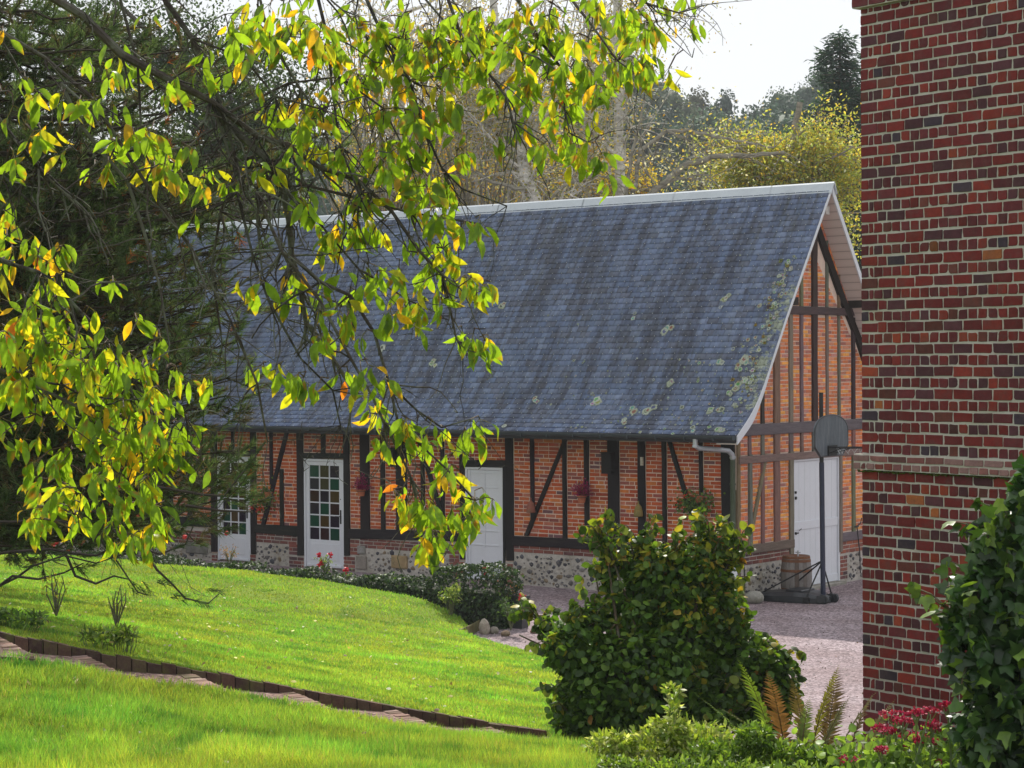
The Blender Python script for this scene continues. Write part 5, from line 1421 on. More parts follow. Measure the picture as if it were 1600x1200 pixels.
# shoots that stick out of the outline
shoot_mb = MB()
for _ in range(170):
    k = rnd.randrange(len(HB)); c, a, b, h = HB[k]
    d = np.array([rnd.gauss(0, 1), rnd.gauss(0, .6), abs(rnd.gauss(.3, .7))]); d /= np.linalg.norm(d)
    p0 = c + d * np.array([a, b, h]) * .75; ln = rnd.uniform(.07, .19)
    p1 = p0 + d * ln + np.array([0, 0, .02]); pm_ = (p0 + p1) / 2 + np.array([0, 0, .04])
    shoot_mb.tube([p0, pm_, p1], [.006, .004, .002], 4, (.12, .08, .04))
    m = 9; t = np.linspace(.3, 1.05, m)[:, None]
    PP = (1 - t) ** 2 * p0 + 2 * t * (1 - t) * pm_ + t * t * p1
    CC = pick([(.06, .11, .018), (.20, .25, .03), (.33, .28, .04)], m, [.6, .28, .12])
    parts.append(inst(ROUND, PP, rdir(m, -.7), rdir(m, .6), NR.uniform(.042, .075, m), CC))
put(bush, 'foliage', *merge(parts), 'shrubleaf')
bp = np.array(bush.location); stems(shoot_mb, bp, [l[0] + np.array([0, 0, l[3] * .5]) for l in HB] + [l[0] + np.array([rnd.gauss(0, .1), 0, 0]) for l in HB], .020, (.10, .075, .05))
def put_mb(parent, name, mb, mat):
    o = mb.build(name, M[mat] if isinstance(mat, str) else mat, None)
    o.parent = parent; o.matrix_parent_inverse = Matrix.Translation(-Vector(parent.location)); return o
put_mb(bush, 'stems', shoot_mb, 'bark')

# glossy shrub against the near wall
RB = lobes_px([(1605, 840, 62, 75), (1580, 950, 80, 90), (1625, 1080, 120, 120), (1528, 925, 32, 42, -.1), (1518, 1010, 42, 60, -.1), (1560, 1140, 70, 70), (1610, 765, 28, 40), (1552, 850, 36, 44), (1640, 950, 80, 140, .3), (1500, 965, 20, 26)], 9.4, .9)
rs = empty('glossy_shrub', (2.45, 9.5, 1.75)); tag(rs, 'dark glossy leaved shrub climbing in front of the near brick wall', 'shrub')
n = 4300
P, D, _ = lobe_points(RB, n, .5)
C = pick([(.022, .058, .014), (.032, .080, .016), (.050, .11, .020), (.14, .24, .03)], n, [.38, .3, .22, .10], .25)
V, Fa, Cc = inst(IVY, P, rdir(n, -.8) + D * .3, D * .8 + rdir(n, .5) + np.array([0, -.5, 0]), NR.uniform(.055, .10, n), C)
mbs = MB(); prt = [(V, Fa, Cc)]
for _ in range(26):
    k = rnd.randrange(len(RB)); c, a, b, h = RB[k]; d = np.array([-abs(rnd.gauss(.6, .5)), rnd.gauss(-.2, .5), rnd.gauss(.4, .6)]); d /= np.linalg.norm(d)
    p0 = c + d * np.array([a, b, h]) * .7; p1 = p0 + d * rnd.uniform(.12, .26); mbs.tube([p0, (p0 + p1) / 2 + np.array([0, 0, .02]), p1], [.005, .004, .002], 4, (.10, .08, .04))
    m = 6; t = np.linspace(.3, 1.05, m)[:, None]; PP = p0 + (p1 - p0) * t
    prt.append(inst(IVY, PP, rdir(m, -.6), rdir(m, .8), NR.uniform(.05, .085, m), pick([(.04, .08, .018), (.14, .22, .03)], m)))
put(rs, 'foliage', *merge(prt), 'glossleaf')
stems(mbs, (2.45, 9.5, 1.7), [l[0] for l in RB] * 2, .018, (.07, .055, .04)); put_mb(rs, 'stems', mbs, 'bark')

# low plants at the bottom edge
def low_plant(name, label, cat, lobes, Y, n, cols, pr, size, tmpl=LEAF7, mat='shrubleaf', nst=20, up=.3, grp=None):
    Ls = lobes_px(lobes, Y)
    c = np.mean([l[0] for l in Ls], 0); gz = min(l[0][2] - l[3] for l in Ls)
    e = empty(name, (c[0], c[1], gz)); tag(e, label, cat, grp)
    P, D, _ = lobe_points(Ls, n, .35)
    V, Fa, Cc = inst(tmpl, P, rdir(n, up) + D * .5, rdir(n, .9), NR.uniform(size * .6, size * 1.2, n), pick(cols, n, pr, .2))
    put(e, 'foliage', V, Fa, Cc, mat)
    mb = MB()
    for _ in range(nst):
        l = rnd.choice(Ls); t = l[0] + np.array([rnd.uniform(-1, 1) * l[1], rnd.uniform(-.6, .6) * l[2], rnd.uniform(0, .9) * l[3]])
        b = np.array([t[0] * .7 + c[0] * .3, t[1], gz - .1]); mb.tube([b, (b + t) / 2 + np.array([rnd.gauss(0, .02), 0, 0]), t], [.004, .003, .002], 4, (.10, .12, .04))
    put_mb(e, 'stems', mb, 'bark'); return e
low_plant('variegated_plant', 'low pale yellow green leafy plant in front of the big dark bush', 'plant', [(1030, 1168, 95, 30), (955, 1168, 42, 24), (1100, 1165, 70, 34), (1045, 1138, 36, 18), (1052, 1108, 8, 16), (1052, 1078, 14, 8)], 11.2, 3200,
          [(.30, .38, .06), (.42, .48, .14), (.20, .30, .05), (.50, .52, .26)], [.35, .25, .25, .15], .048)
low_plant('ground_cover', 'mixed green weeds between the pale plant and the ferns at the bottom edge', 'plant', [(1150, 1185, 90, 30), (1225, 1188, 75, 30), (1300, 1192, 60, 26), (1180, 1150, 30, 20)], 10.9, 3400,
          [(.08, .15, .02), (.14, .24, .03), (.22, .32, .05)], [.4, .35, .25], .045)
low_plant('spreading_weeds', 'spreading light green weeds along the very bottom edge below the pale plant', 'plant', [(960, 1205, 60, 22), (1060, 1212, 90, 26), (1160, 1215, 90, 26), (1250, 1218, 80, 24)], 10.3, 2600, [(.10, .18, .03), (.17, .27, .04), (.26, .36, .08)], [.4, .35, .25], .04)
low_plant('ivy_patch', 'dark ivy leaves at the foot of the near brick wall corner', 'plant', [(1400, 1195, 90, 30), (1490, 1180, 60, 40)], 10.6, 900, [(.06, .12, .02), (.12, .2, .03)], [.6, .4], .055)
# ferns
def frond(P0, d, ln, col, curl=.5):
    out = []
    m = 34; ts = np.linspace(0, 1, m)
    d = np.array(d, float); d /= np.linalg.norm(d); hor = np.array([d[0], d[1], 0]); hor /= (np.linalg.norm(hor) + 1e-6)
    pts = np.array([P0 + d * ln * t + (hor * .4 - np.array([0, 0, 1.0])) * curl * ln * t * t * .5 for t in ts])
    tan = np.gradient(pts, axis=0); tan /= np.linalg.norm(tan, axis=1, keepdims=True)
    side = np.cross(tan, np.array([0, 0, 1.0])); side /= (np.linalg.norm(side, axis=1, keepdims=True) + 1e-6); up = np.cross(side, tan)
    w_ = ln * .135 * np.sin(np.pi * (ts * .86 + .14)) + .008
    T = (np.array([[0, .06, 0], [0, -.06, 0], [.25, .10, 0], [.25, -.10, 0], [.5, .07, 0], [.5, -.07, 0], [1, 0, -.12]], float), np.array([[0, 1, 3], [0, 3, 2], [2, 3, 5], [2, 5, 4], [4, 5, 6]]))
    for sg in (1, -1):
        D = side * sg + tan * .45 + NR.normal(0, .08, (m, 3)); out.append(inst(T, pts, D, up, w_, pick([col], m, None, .15)))
    return out, pts
fern = empty('fern', tuple(at(1250, 1200, 11.6))); tag(fern, 'rusty brown and green ferns beside the right side of the big bush', 'fern')
fb_ = fern.location
for px_, py_, dx_, dz_, ln, col in ((1225, 1190, -.5, 1.3, .62, (.10, .20, .03)), (1240, 1195, -.9, 1.0, .6, (.12, .15, .03)), (1262, 1195, -.15, 1.4, .62, (.12, .09, .045)), (1290, 1195, .15, 1.4, .66, (.13, .085, .045)), (1275, 1195, .4, 1.1, .5, (.13, .13, .04)),
                                    (1300, 1200, .5, 1.3, .6, (.16, .16, .06)), (1215, 1200, -1.1, .8, .5, (.15, .24, .04)), (1250, 1205, .1, 1.3, .5, (.14, .20, .04)), (1320, 1205, .35, 1.5, .55, (.22, .15, .08)), (1180, 1205, -.7, 1.0, .45, (.10, .19, .03)), (1215, 1190, -.35, 1.4, .75, (.13, .20, .03)), (1265, 1190, .25, 1.5, .72, (.16, .15, .04)), (1195, 1195, -.8, 1.2, .6, (.12, .22, .03)), (1245, 1185, -.6, 1.2, .7, (.17, .12, .05)), (1230, 1200, -.2, 1.5, .7, (.14, .07, .04)), (1340, 1200, .5, 1.2, .5, (.20, .18, .07))):
    p0 = at(px_, py_, 11.6 + rnd.uniform(-.2, .2)); out, pts = frond(p0, (dx_, rnd.uniform(-.3, .3), dz_), ln, col, .35)
    fo = put(fern, 'frond', *merge(out), 'shrubleaf')
    mb = MB(); mb.tube(list(pts[::3]), [.005 * (1 - i / 9) + .001 for i in range(len(pts[::3]))], 4, (.12, .07, .03)); s_ = mb.build('stalk', M['bark']); s_.parent = fo
    s_.matrix_parent_inverse = fo.matrix_world.inverted() if False else Matrix.Translation(-Vector(fern.location)) @ Matrix.Translation(Vector(fern.location))
# sedum
sed = empty('sedum', tuple(at(1415, 1215, 9.9))); tag(sed, 'sedum with flat magenta flower heads in front of the near brick wall', 'flowering plant')
heads = [(1398, 1118, 26), (1378, 1139, 17), (1388, 1143, 12), (1425, 1150, 24), (1411, 1128, 16), (1372, 1166, 15), (1377, 1173, 12), (1417, 1172, 14), (1327, 1188, 20), (1452, 1112, 18), (1455, 1134, 15), (1438, 1157, 12), (1462, 1192, 13), (1480, 1104, 12), (1524, 1158, 10), (1540, 1070, 9), (1432, 1115, 12), (1500, 1140, 9), (1458, 1160, 10)]
stm = MB(); prt = []
base = np.array(sed.location)
for hx_, hy_, r_ in heads:
    Y = 9.9 + rnd.uniform(-.25, .25); c = at(hx_, hy_, Y); r = r_ * Y / FOC
    m = 110
    a = NR.uniform(0, 2 * math.pi, m); q = np.sqrt(NR.random(m)) * r
    P = c + np.stack([np.cos(a) * q, np.sin(a) * q, .016 * (1 - (q / r) ** 2) + NR.normal(0, .004, m)], -1)
    V, Fa, Cc = inst(ROUND, P, rdir(m, .2), rdir(m, 1.2), NR.uniform(.010, .017, m), pick([(.38, .02, .07), (.50, .045, .11), (.26, .012, .05), (.42, .03, .05)], m))
    put(sed, 'flower_head', V, Fa, Cc, 'petal')
    b = np.array([c[0] * .6 + base[0] * .4 + rnd.gauss(0, .05), c[1], base[2] - .1]); mid = (b + c) / 2 + np.array([rnd.gauss(0, .02), 0, 0]); stm.tube([b, mid, c], [.006, .005, .004], 5, (.16, .24, .06))
    for _ in range(6):
        a_ = rnd.uniform(0, 6.28); stm.tube([c - np.array([0, 0, .06]), c + np.array([math.cos(a_) * r * .6, math.sin(a_) * r * .6, -.005])], [.003, .002], 4, (.2, .26, .08))
    m = 9; t = NR.uniform(.15, .85, m)[:, None]; PP = b + (c - b) * t
    prt.append(inst(ROUND, PP, rdir(m, .2), rdir(m, .8), NR.uniform(.03, .055, m), pick([(.16, .27, .06), (.22, .34, .08)], m)))
n = 500; P = at(1420, 1185, 9.9) + NR.normal(size=(n, 3)) * np.array([.20, .14, .06])
prt.append(inst(ROUND, P, rdir(n, .3), rdir(n, .8), NR.uniform(.03, .055, n), pick([(.13, .23, .05), (.22, .34, .07)], n)))
put(sed, 'foliage', *merge(prt), 'shrubleaf'); put_mb(sed, 'stems', stm, 'bark')

# clipped hedge along the far side of the lawn
hp = [(x, hedgeY(x)) for x in (-260, -60, 100, 250, 400, 550, 680, 762)]
HWp = np.array([[(x - 800) / FOC * y, y] for x, y in hp])
hed = empty('hedge', (float(HWp[-1, 0]), float(HWp[-1, 1]), 0)); tag(hed, 'long low clipped ivy hedge between the lawn and the barn', 'hedge')
dirh = HWp[-1] - HWp[0]; HLn = np.linalg.norm(dirh); dirh /= HLn; nrh = np.array([-dirh[1], dirh[0]]); nrh *= -1 if nrh[1] < 0 else 1
def hseg(n, u0=0, u1=1):
    u_ = NR.uniform(u0, u1, n); thick = .62; f = NR.random(n)
    base = HWp[0] + np.outer(u_ * HLn, dirh)
    bulge = .05 * np.sin(u_ * 60) + .03 * np.sin(u_ * 143)
    face = NR.random(n) < .62
    dep = np.where(face, -.02 + np.abs(NR.normal(0, .05, n)) - bulge * .6, thick * NR.random(n))
    ztop = .60 + bulge + .26 * np.clip((u_ - .915) / .01, 0, 1)
    z = np.where(face, ztop * NR.random(n) ** .8, ztop - np.abs(NR.normal(0, .04, n)))
    xy = base + nrh * (dep + .12)[:, None]
    end = (NR.random(n) < .035)
    xy[end] = HWp[-1] + np.outer(thick * NR.random(end.sum()), nrh) + nrh * .12 + NR.normal(0, .03, (end.sum(), 2)); z[end] = .84 * NR.random(end.sum())
    return np.c_[xy, z], face
n = 32000
P, face = hseg(n)
C = pick([(.022, .045, .018), (.032, .062, .022), (.05, .09, .025), (.09, .13, .05), (.10, .17, .03)], n, [.34, .32, .2, .07, .07], .2)
Nn = np.where(face[:, None], np.array([nrh[0] * -1, nrh[1] * -1, .4]), np.array([0, 0, 1.0])) + rdir(n) * .7
V, Fa, Cc = inst(IVY, P, rdir(n, -.5), Nn, NR.uniform(.032, .058, n), C)
put(hed, 'foliage', V, Fa, Cc, 'hedgeleaf')
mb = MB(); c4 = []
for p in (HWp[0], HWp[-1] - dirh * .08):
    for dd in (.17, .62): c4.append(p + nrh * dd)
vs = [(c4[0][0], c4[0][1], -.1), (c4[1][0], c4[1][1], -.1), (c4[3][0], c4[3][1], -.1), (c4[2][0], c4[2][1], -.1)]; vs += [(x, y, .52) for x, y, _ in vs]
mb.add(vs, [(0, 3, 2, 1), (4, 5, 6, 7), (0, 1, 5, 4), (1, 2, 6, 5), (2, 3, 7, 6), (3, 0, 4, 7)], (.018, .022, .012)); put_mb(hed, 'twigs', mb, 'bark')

# rose bushes and small plants
def rose(name, label, px_, pyb, Y, hgt, blooms, leafcol, nl=160, wd=.22, cat='rose bush', lsz=.035, fl=(.62, .02, .05)):
    b = at(px_, pyb, Y); e = empty(name, tuple(b)); tag(e, label, cat)
    mb = MB(); tips = []
    for _ in range(9):
        a_ = rnd.uniform(0, 6.28); t = b + np.array([math.cos(a_) * wd * rnd.uniform(.3, 1), math.sin(a_) * wd * .6, hgt * rnd.uniform(.55, 1)])
        m_ = b * .5 + t * .5 + np.array([rnd.gauss(0, .03), 0, hgt * .12]); mb.tube([b, m_, t], [.007, .005, .003], 5, (.10, .10, .05)); tips.append((m_, t))
    for bx_, by_ in blooms:
        t = at(bx_, by_, Y - .05); mb.tube([b, (b + t) / 2 + np.array([.02, 0, .03]), t], [.006, .005, .004], 5, (.10, .14, .04))
        m = 26; P = t + NR.normal(size=(m, 3)) * .018
        V, Fa, Cc = inst(ROUND, P, rdir(m, .3), rdir(m), NR.uniform(.03, .045, m), pick([fl, tuple(x * .7 for x in fl)], m)); put(e, 'bloom', V, Fa, Cc, 'petal')
        tips.append(((b + t) / 2, t))
    k = NR.integers(0, len(tips), nl); t = NR.random((nl, 1)); A = np.array([x[0] for x in tips])[k]; B = np.array([x[1] for x in tips])[k]
    P = A + (B - A) * t + NR.normal(size=(nl, 3)) * .035
    V, Fa, Cc = inst(LEAF7, P, rdir(nl, -.1), rdir(nl, .8), NR.uniform(lsz * .7, lsz * 1.4, nl), pick(leafcol, nl))
    put(e, 'foliage', V, Fa, Cc, 'shrubleaf'); put_mb(e, 'stems', mb, 'bark'); return e
GRN = [(.07, .13, .03), (.12, .2, .04)]; RED = [(.30, .12, .06), (.36, .20, .10), (.12, .14, .05)]
rose('rose_bush', 'rose with three crimson blooms in front of the coloured glass door', 507, 895, 32.0, .28, [(498, 867), (516, 867), (501, 881)], [(.24, .32, .06), (.14, .22, .04)], 120, .1)
rose('rose_bush', 'rose with bare reddish shoots in front of the left glazed door', 358, 884, 33.0, .34, [], RED, 150, .2)
rose('rose_bush', 'single crimson rose standing out of the hedge top at the panelled door', 757, 915, 29.9, .1, [(757, 893)], GRN, 40, .06)
rose('rose_bush', 'single crimson rose in the hedge below the coloured glass door', 542, 905, 31.4, .1, [(542, 890)], GRN, 40, .06)
rose('rose_bush', 'leafy rose with one crimson bloom growing round the black planter', 798, 985, 29.0, .46, [(816, 932)], [(.05, .10, .03), (.08, .14, .04)], 520, .26, lsz=.04)
rose('rose_bush', 'thin rose with coppery leaves just behind the planter near the hedge', 795, 965, 29.9, .62, [], [(.34, .14, .07), (.30, .18, .10)], 130, .28)
rose('shrub', 'small pale yellow green shrub leaning on the front of the hedge end', 705, 968, 29.6, .55, [], [(.20, .28, .06), (.34, .38, .12), (.12, .2, .04)], 420, .22, 'shrub', .045)
rose('rose_bush', 'bare rose stems with a few yellow leaves on the left lawn', 88, 962, 14.9, .36, [], [(.42, .36, .04), (.30, .32, .05)], 70, .13, lsz=.03)
rose('rose_bush', 'nearly leafless rose stems above the low leafy plant by the path', 182, 980, 14.8, .34, [], [(.20, .18, .05), (.30, .22, .06)], 40, .09, lsz=.022)
low_plant('leafy_plant', 'low leafy green plant at the foot of the bare rose stems beside the path', 'plant', [(165, 993, 42, 13), (200, 990, 18, 10)], 14.6, 260, [(.10, .18, .03), (.18, .26, .04), (.3, .36, .1)], [.4, .4, .2], .06)
low_plant('leafy_plant', 'low dark leafy plant on the lawn at the left edge of the photo', 'plant', [(30, 966, 45, 12), (-20, 962, 40, 14)], 14.8, 320, [(.07, .14, .03), (.14, .22, .05)], [.5, .5], .06)
# white clover flowers and fallen leaves as scattered litter
n = 330; y_ = NR.uniform(8.8, 30, n); x_ = (NR.uniform(0, 830, n) - 800) / FOC * y_
ok = (x_ < xr(y_) - .1) & ((pathd(x_, y_) < -.1) | (pathd(x_, y_) > PATHW + .1)); x_, y_ = x_[ok], y_[ok]; n = len(x_)
V, Fa, Cc = inst(ROUND, np.stack([x_, y_, zl(x_, y_) + hump(x_, y_) + .035], -1), rdir(n, 0, .2), rdir(n, 1.5, .3), NR.uniform(.02, .05, n), pick([(.6, .6, .55), (.35, .28, .10), (.20, .12, .06), (.5, .45, .08)], n, [.45, .25, .2, .1]))
o = link('lawn_litter', np_mesh('lawn_litter', V, Fa, Cc), M['farleaf']); tag(o, 'scattered clover flowers and fallen leaves on the upper lawn', 'leaf litter', kind='stuff')
n = 2600; y_ = NR.uniform(13, 33, n); x_ = NR.uniform(-1, 6, n); 
ok = (x_ > xr(y_) + .03) & (NR.random(n) < .9); x_, y_ = x_[ok], y_[ok]; n = len(x_)
V, Fa, Cc = inst(ROUND, np.stack([x_, y_, zg(x_, y_) + .012], -1), rdir(n, 0, .2), rdir(n, 1.5, .3), NR.uniform(.01, .028, n), pick([(.42, .36, .36), (.16, .11, .11), (.20, .12, .06), (.5, .45, .42)], n, [.3, .3, .2, .2]))
o = link('yard_litter', np_mesh('yard_litter', V, Fa, Cc), M['stone']); tag(o, 'small stones and dry leaf bits strewn over the gravel yard', 'litter', kind='stuff')

# ------------------------------------------------------------ trees
def polyline(ptsY):
    return [at(*p) for p in ptsY]
def wavy(P, j):
    """resample a polyline with small kinks"""
    o = [P[0]]
    for a, b in zip(P[:-1], P[1:]):
        m_ = max(1, int(np.linalg.norm(b - a) / .16))
        for k in range(1, m_ + 1):
            q = a + (b - a) * k / m_
            if k < m_: q = q + np.array([rnd.gauss(0, j), rnd.gauss(0, j), rnd.gauss(0, j)])
            o.append(q)
    return o
# ---- cherry: hanging boughs close to the camera, trunk outside the left edge
ch = empty('cherry_tree', (-2.6, 6.2, 2.2)); tag(ch, 'cherry tree whose lichened boughs and yellow green leaves hang across the top left', 'tree')
CB = [  # (radius px start, end, depth start, end, points)
    (12, 6, 6.6, 7.0, [(-120, -90), (40, -30), (130, 25), (190, 85), (265, 125), (330, 158), (400, 212), (452, 228)]),
    (9, 4, 6.9, 7.2, [(330, 158), (352, 190), (412, 245), (441, 293), (452, 345), (456, 400), (467, 440), (478, 505), (520, 560), (552, 610)]),
    (5, 2, 7.0, 7.2, [(452, 228), (500, 262), (560, 282), (612, 330), (655, 392), (692, 430), (703, 480), (713, 530)]),
    (4, 2, 7.3, 7.0, [(490, -30), (512, 60), (520, 150), (532, 230), (560, 300)]),
    (4, 1.6, 7.3, 7.1, [(560, -30), (600, 60), (640, 125), (662, 200), (690, 262), (722, 295), (792, 322)]),
    (4, 1.6, 7.2, 7.0, [(690, -30), (722, 60), (760, 110), (790, 150), (802, 190), (850, 225)]),
    (3.5, 1.6, 7.4, 7.2, [(800, -20), (842, 60), (880, 110), (882, 170), (890, 208), (918, 222)]),
    (3.5, 1.5, 7.3, 7.1, [(870, -30), (925, 40), (965, 95), (1000, 120)]),
    (3, 1.2, 7.4, 7.2, [(960, -30), (1010, 5), (1060, 20), (1092, 12)]),
    (6, 2.5, 6.8, 7.1, [(230, -40), (300, 60), (340, 150), (372, 260), (345, 330), (330, 420), (345, 520)]),
    (6, 3, 6.4, 6.8, [(-30, 150), (20, 215), (60, 262), (100, 300), (132, 335)]),
    (5, 2, 6.6, 6.8, [(95, 130), (125, 195), (165, 245), (200, 285), (228, 372), (250, 450), (265, 540)]),
    (5, 2, 6.4, 6.7, [(-40, 395), (60, 425), (110, 470), (160, 530), (205, 590), (290, 650)]),
    (5, 2, 6.5, 6.7, [(-40, 560), (50, 600), (130, 640), (220, 700), (275, 765)]),
    (4, 2, 6.8, 7.0, [(400, 300), (440, 392), (500, 470), (548, 560), (582, 620), (600, 660), (640, 740), (655, 800)]),
    (4.5, 2, 6.9, 7.0, [(456, 400), (500, 440), (548, 462), (585, 520), (608, 600), (622, 660), (662, 700), (700, 735), (742, 782)]),
    (3.5, 1.5, 6.8, 7.0, [(370, 300), (395, 400), (420, 470), (470, 560), (520, 610), (532, 665)]),
    (3, 1.3, 7.0, 7.1, [(608, 600), (650, 640), (690, 668), (735, 655)]),
    (5, 2, 6.5, 7.0, [(-30, 30), (70, 90), (140, 150), (230, 290), (300, 390), (360, 500), (402, 600), (418, 690)]),
    (3.5, 1.5, 6.9, 7.1, [(180, -30), (215, 100), (222, 230), (270, 330), (290, 420)]),
    (3.5, 1.5, 7.0, 7.2, [(400, -30), (420, 60), (470, 140), (480, 240), (530, 330), (560, 400)]),
    (3.5, 1.5, 7.1, 7.2, [(350, 180), (450, 130), (530, 120), (600, 170), (640, 250)]),
    (4, 1.5, 7.0, 7.2, [(412, 245), (480, 290), (560, 310), (640, 332), (720, 345), (752, 350)]),
    (3, 1.2, 7.0, 7.2, [(441, 293), (500, 350), (560, 420), (640, 470), (690, 492)]),
    (3, 1.2, 6.7, 6.9, [(-20, 250), (60, 330), (90, 420), (120, 500), (140, 600), (150, 700), (170, 790)]),
    (3, 1.2, 6.7, 6.9, [(205, 590), (225, 650), (232, 720), (240, 800)]),
    (3, 1.2, 6.9, 7.1, [(330, 158), (400, 330), (410, 430), (450, 500), (520, 520)]),
    (2.6, 1.2, 7.3, 7.2, [(640, -30), (700, 40), (760, 60), (840, 90), (900, 130), (940, 155)]),
    (3, 1.4, 6.8, 7.0, [(300, 60), (380, 90), (430, 150), (500, 170), (570, 150)]),
]
bm_ = MB(); nodes = []
def bcol():
    return rnd.choice([(.050, .040, .036), (.07, .058, .050), (.035, .030, .028), (.10, .095, .08)])
for r0, r1, y0, y1, pts in CB:
    m = len(pts)
    P = [at(p[0], p[1], y0 + (y1 - y0) * i / (m - 1)) for i, p in enumerate(pts)]
    P = wavy(P, .010)
    k = len(P); R = [(r0 + (r1 - r0) * i / (k - 1)) * 6.9 / FOC * rnd.uniform(.85, 1.15) * .5 * 1.5 for i in range(k)]
    bm_.tube(P, R, 7, bcol())
    for i, p in enumerate(P): nodes.append((p, R[i]))
NP = np.array([n_[0] for n_ in nodes]); NPX = proj(NP)
main_n = len(nodes)
# side twigs
for _ in range(620):
    i = rnd.randrange(main_n); p = NP[i]
    q = NPX[i]
    if q[0] > 700 and rnd.random() < .5: continue
    down = rnd.random() < .65
    ang = rnd.gauss(math.pi / 2 * .85, .45) if down else rnd.uniform(-.9, 3.6)      # picture-plane angle, y down
    ln = rnd.uniform(35, 150) * 6.9 / FOC
    d = np.array([math.cos(ang), rnd.gauss(0, .3), -math.sin(ang)])
    pts = [p]; dd = d * 1.0; m = 6
    for k in range(m):
        dd = dd + np.array([rnd.gauss(0, .22), rnd.gauss(0, .15), rnd.gauss(-.05, .18)]); dd /= np.linalg.norm(dd)
        pts.append(pts[-1] + dd * ln / m)
        # knuckle spurs
    r = min(nodes[i][1] * .7, rnd.uniform(.0030, .0055))
    bm_.tube(pts, [r * (1 - .55 * k / m) for k in range(m + 1)], 5, bcol())
    for k, pp in enumerate(pts[1:]):
        nodes.append((pp, r * .6))
        if rnd.random() < .35:
            s_ = pp + np.array([rnd.gauss(0, .02), rnd.gauss(0, .02), rnd.gauss(0, .02)]); bm_.tube([pp, s_], [r * .7, r * .5], 4, bcol())
NP = np.array([n_[0] for n_ in nodes]); NPX = proj(NP)
BL = [(560, 60, 170, 75, 40), (720, 60, 140, 75, 34), (880, 60, 110, 65, 26), (975, 90, 45, 50, 10), (640, 180, 100, 60, 22), (1020, 25, 60, 35, 8), (450, 60, 80, 60, 9), (490, 190, 50, 80, 8), (620, 250, 70, 35, 10), (690, 320, 45, 35, 6),
      (840, 190, 50, 40, 7), (915, 225, 32, 26, 6), (545, 345, 50, 40, 8), (230, 90, 110, 60, 9), (130, 180, 100, 70, 8), (250, 240, 80, 55, 11), (100, 380, 90, 50, 8), (40, 130, 55, 90, 5), (80, 560, 105, 80, 38), (200, 600, 90, 75, 28),
      (240, 690, 50, 60, 17), (120, 700, 105, 75, 24), (60, 790, 75, 50, 10), (235, 810, 50, 40, 8), (405, 572, 18, 12, 2), (472, 590, 22, 16, 3), (530, 500, 55, 50, 6), (565, 590, 40, 40, 5), (640, 470, 50, 35, 6), (735, 450, 35, 25, 5), (735, 530, 20, 18, 3),
      (640, 675, 50, 25, 6), (705, 760, 55, 50, 13), (735, 675, 20, 22, 3), (665, 830, 40, 22, 5), (620, 775, 35, 28, 4), (440, 420, 45, 30, 4), (690, 395, 35, 35, 5), (560, 420, 45, 35, 4), (10, 330, 35, 40, 4), (30, 495, 45, 35, 6), (350, 270, 60, 60, 5), (470, 300, 50, 40, 4), (640, 330, 60, 40, 5), (900, 130, 60, 40, 8)]
LP, LD, LS, LC, LN = [], [], [], [], []
spur = MB()
for cx, cy, rx, ry, wgt in BL:
    for _ in range(int(wgt * 1.7)):
        x, y = rnd.gauss(cx, rx * .62), rnd.gauss(cy, ry * .62)
        dd = (NPX[:, 0] - x) ** 2 + (NPX[:, 1] - y) ** 2
        i = int(np.argmin(dd)); dist = math.sqrt(dd[i])
        if dist > 60:
            k = 60 / dist; x, y = NPX[i, 0] + (x - NPX[i, 0]) * k, NPX[i, 1] + (y - NPX[i, 1]) * k
        Yd = NP[i, 1] + rnd.gauss(0, .18); c = at(x, y, Yd)
        p = NP[i]; mid = (p + c) / 2 + np.array([rnd.gauss(0, .01), rnd.gauss(0, .02), .012])
        spur.tube([p, mid, c], [.0026, .0021, .0019], 5, (.085, .05, .035))
        yellow = rnd.random()
        for _k in range(rnd.randint(2, 6)):
            ang = rnd.gauss(math.pi / 2 + .05, .55); d = np.array([math.cos(ang), rnd.gauss(0, .45), -math.sin(ang)])
            ln = rnd.uniform(.042, .090); st = c + np.array([rnd.gauss(0, .012), rnd.gauss(0, .012), rnd.gauss(0, .012)])
            pt = st + d * .018; spur.tube([c, pt], [.0010, .0008], 3, (.20, .16, .03), cap=False)
            LP.append(pt); LD.append(d + np.array([0, 0, -.15])); LS.append(ln); LN.append(np.array([rnd.gauss(0, .8), -1.0, rnd.gauss(.3, .6)]))
            h = rnd.random()
            if h < .66 - .10 * yellow: LC.append((.17, .29, .026))
            elif h < .89 - .12 * yellow: LC.append((.11, .20, .022))
            elif h < .95: LC.append((.38, .40, .026))
            elif h < .997: LC.append((.56, .36, .022))
            else: LC.append((.50, .16, .03))
n = len(LP); LC = np.array(LC) * (1 + NR.normal(0, .13, (n, 1)))
T = (np.array([[0, 0, 0], [.16, .13, .02], [.16, -.13, .02], [.2, 0, -.01], [.42, .225, .03], [.42, -.225, .03], [.45, 0, -.02], [.7, .19, .015], [.7, -.19, .015], [.72, 0, -.045], [.88, .09, -.04], [.88, -.09, -.04], [1.03, 0, -.12]], float),
     np.array([[0, 3, 1], [0, 2, 3], [1, 3, 4], [3, 6, 4], [3, 2, 5], [3, 5, 6], [4, 6, 7], [6, 9, 7], [6, 5, 8], [6, 8, 9], [7, 9, 10], [9, 12, 10], [9, 8, 11], [9, 11, 12]]))
LP, LD, LN, LS, LWd = np.array(LP), np.array(LD), np.array(LN), np.array(LS), NR.uniform(.6, 1.0, n)
gi = NR.integers(0, 4, n); order = np.argsort(gi, kind='stable'); prt_ = []
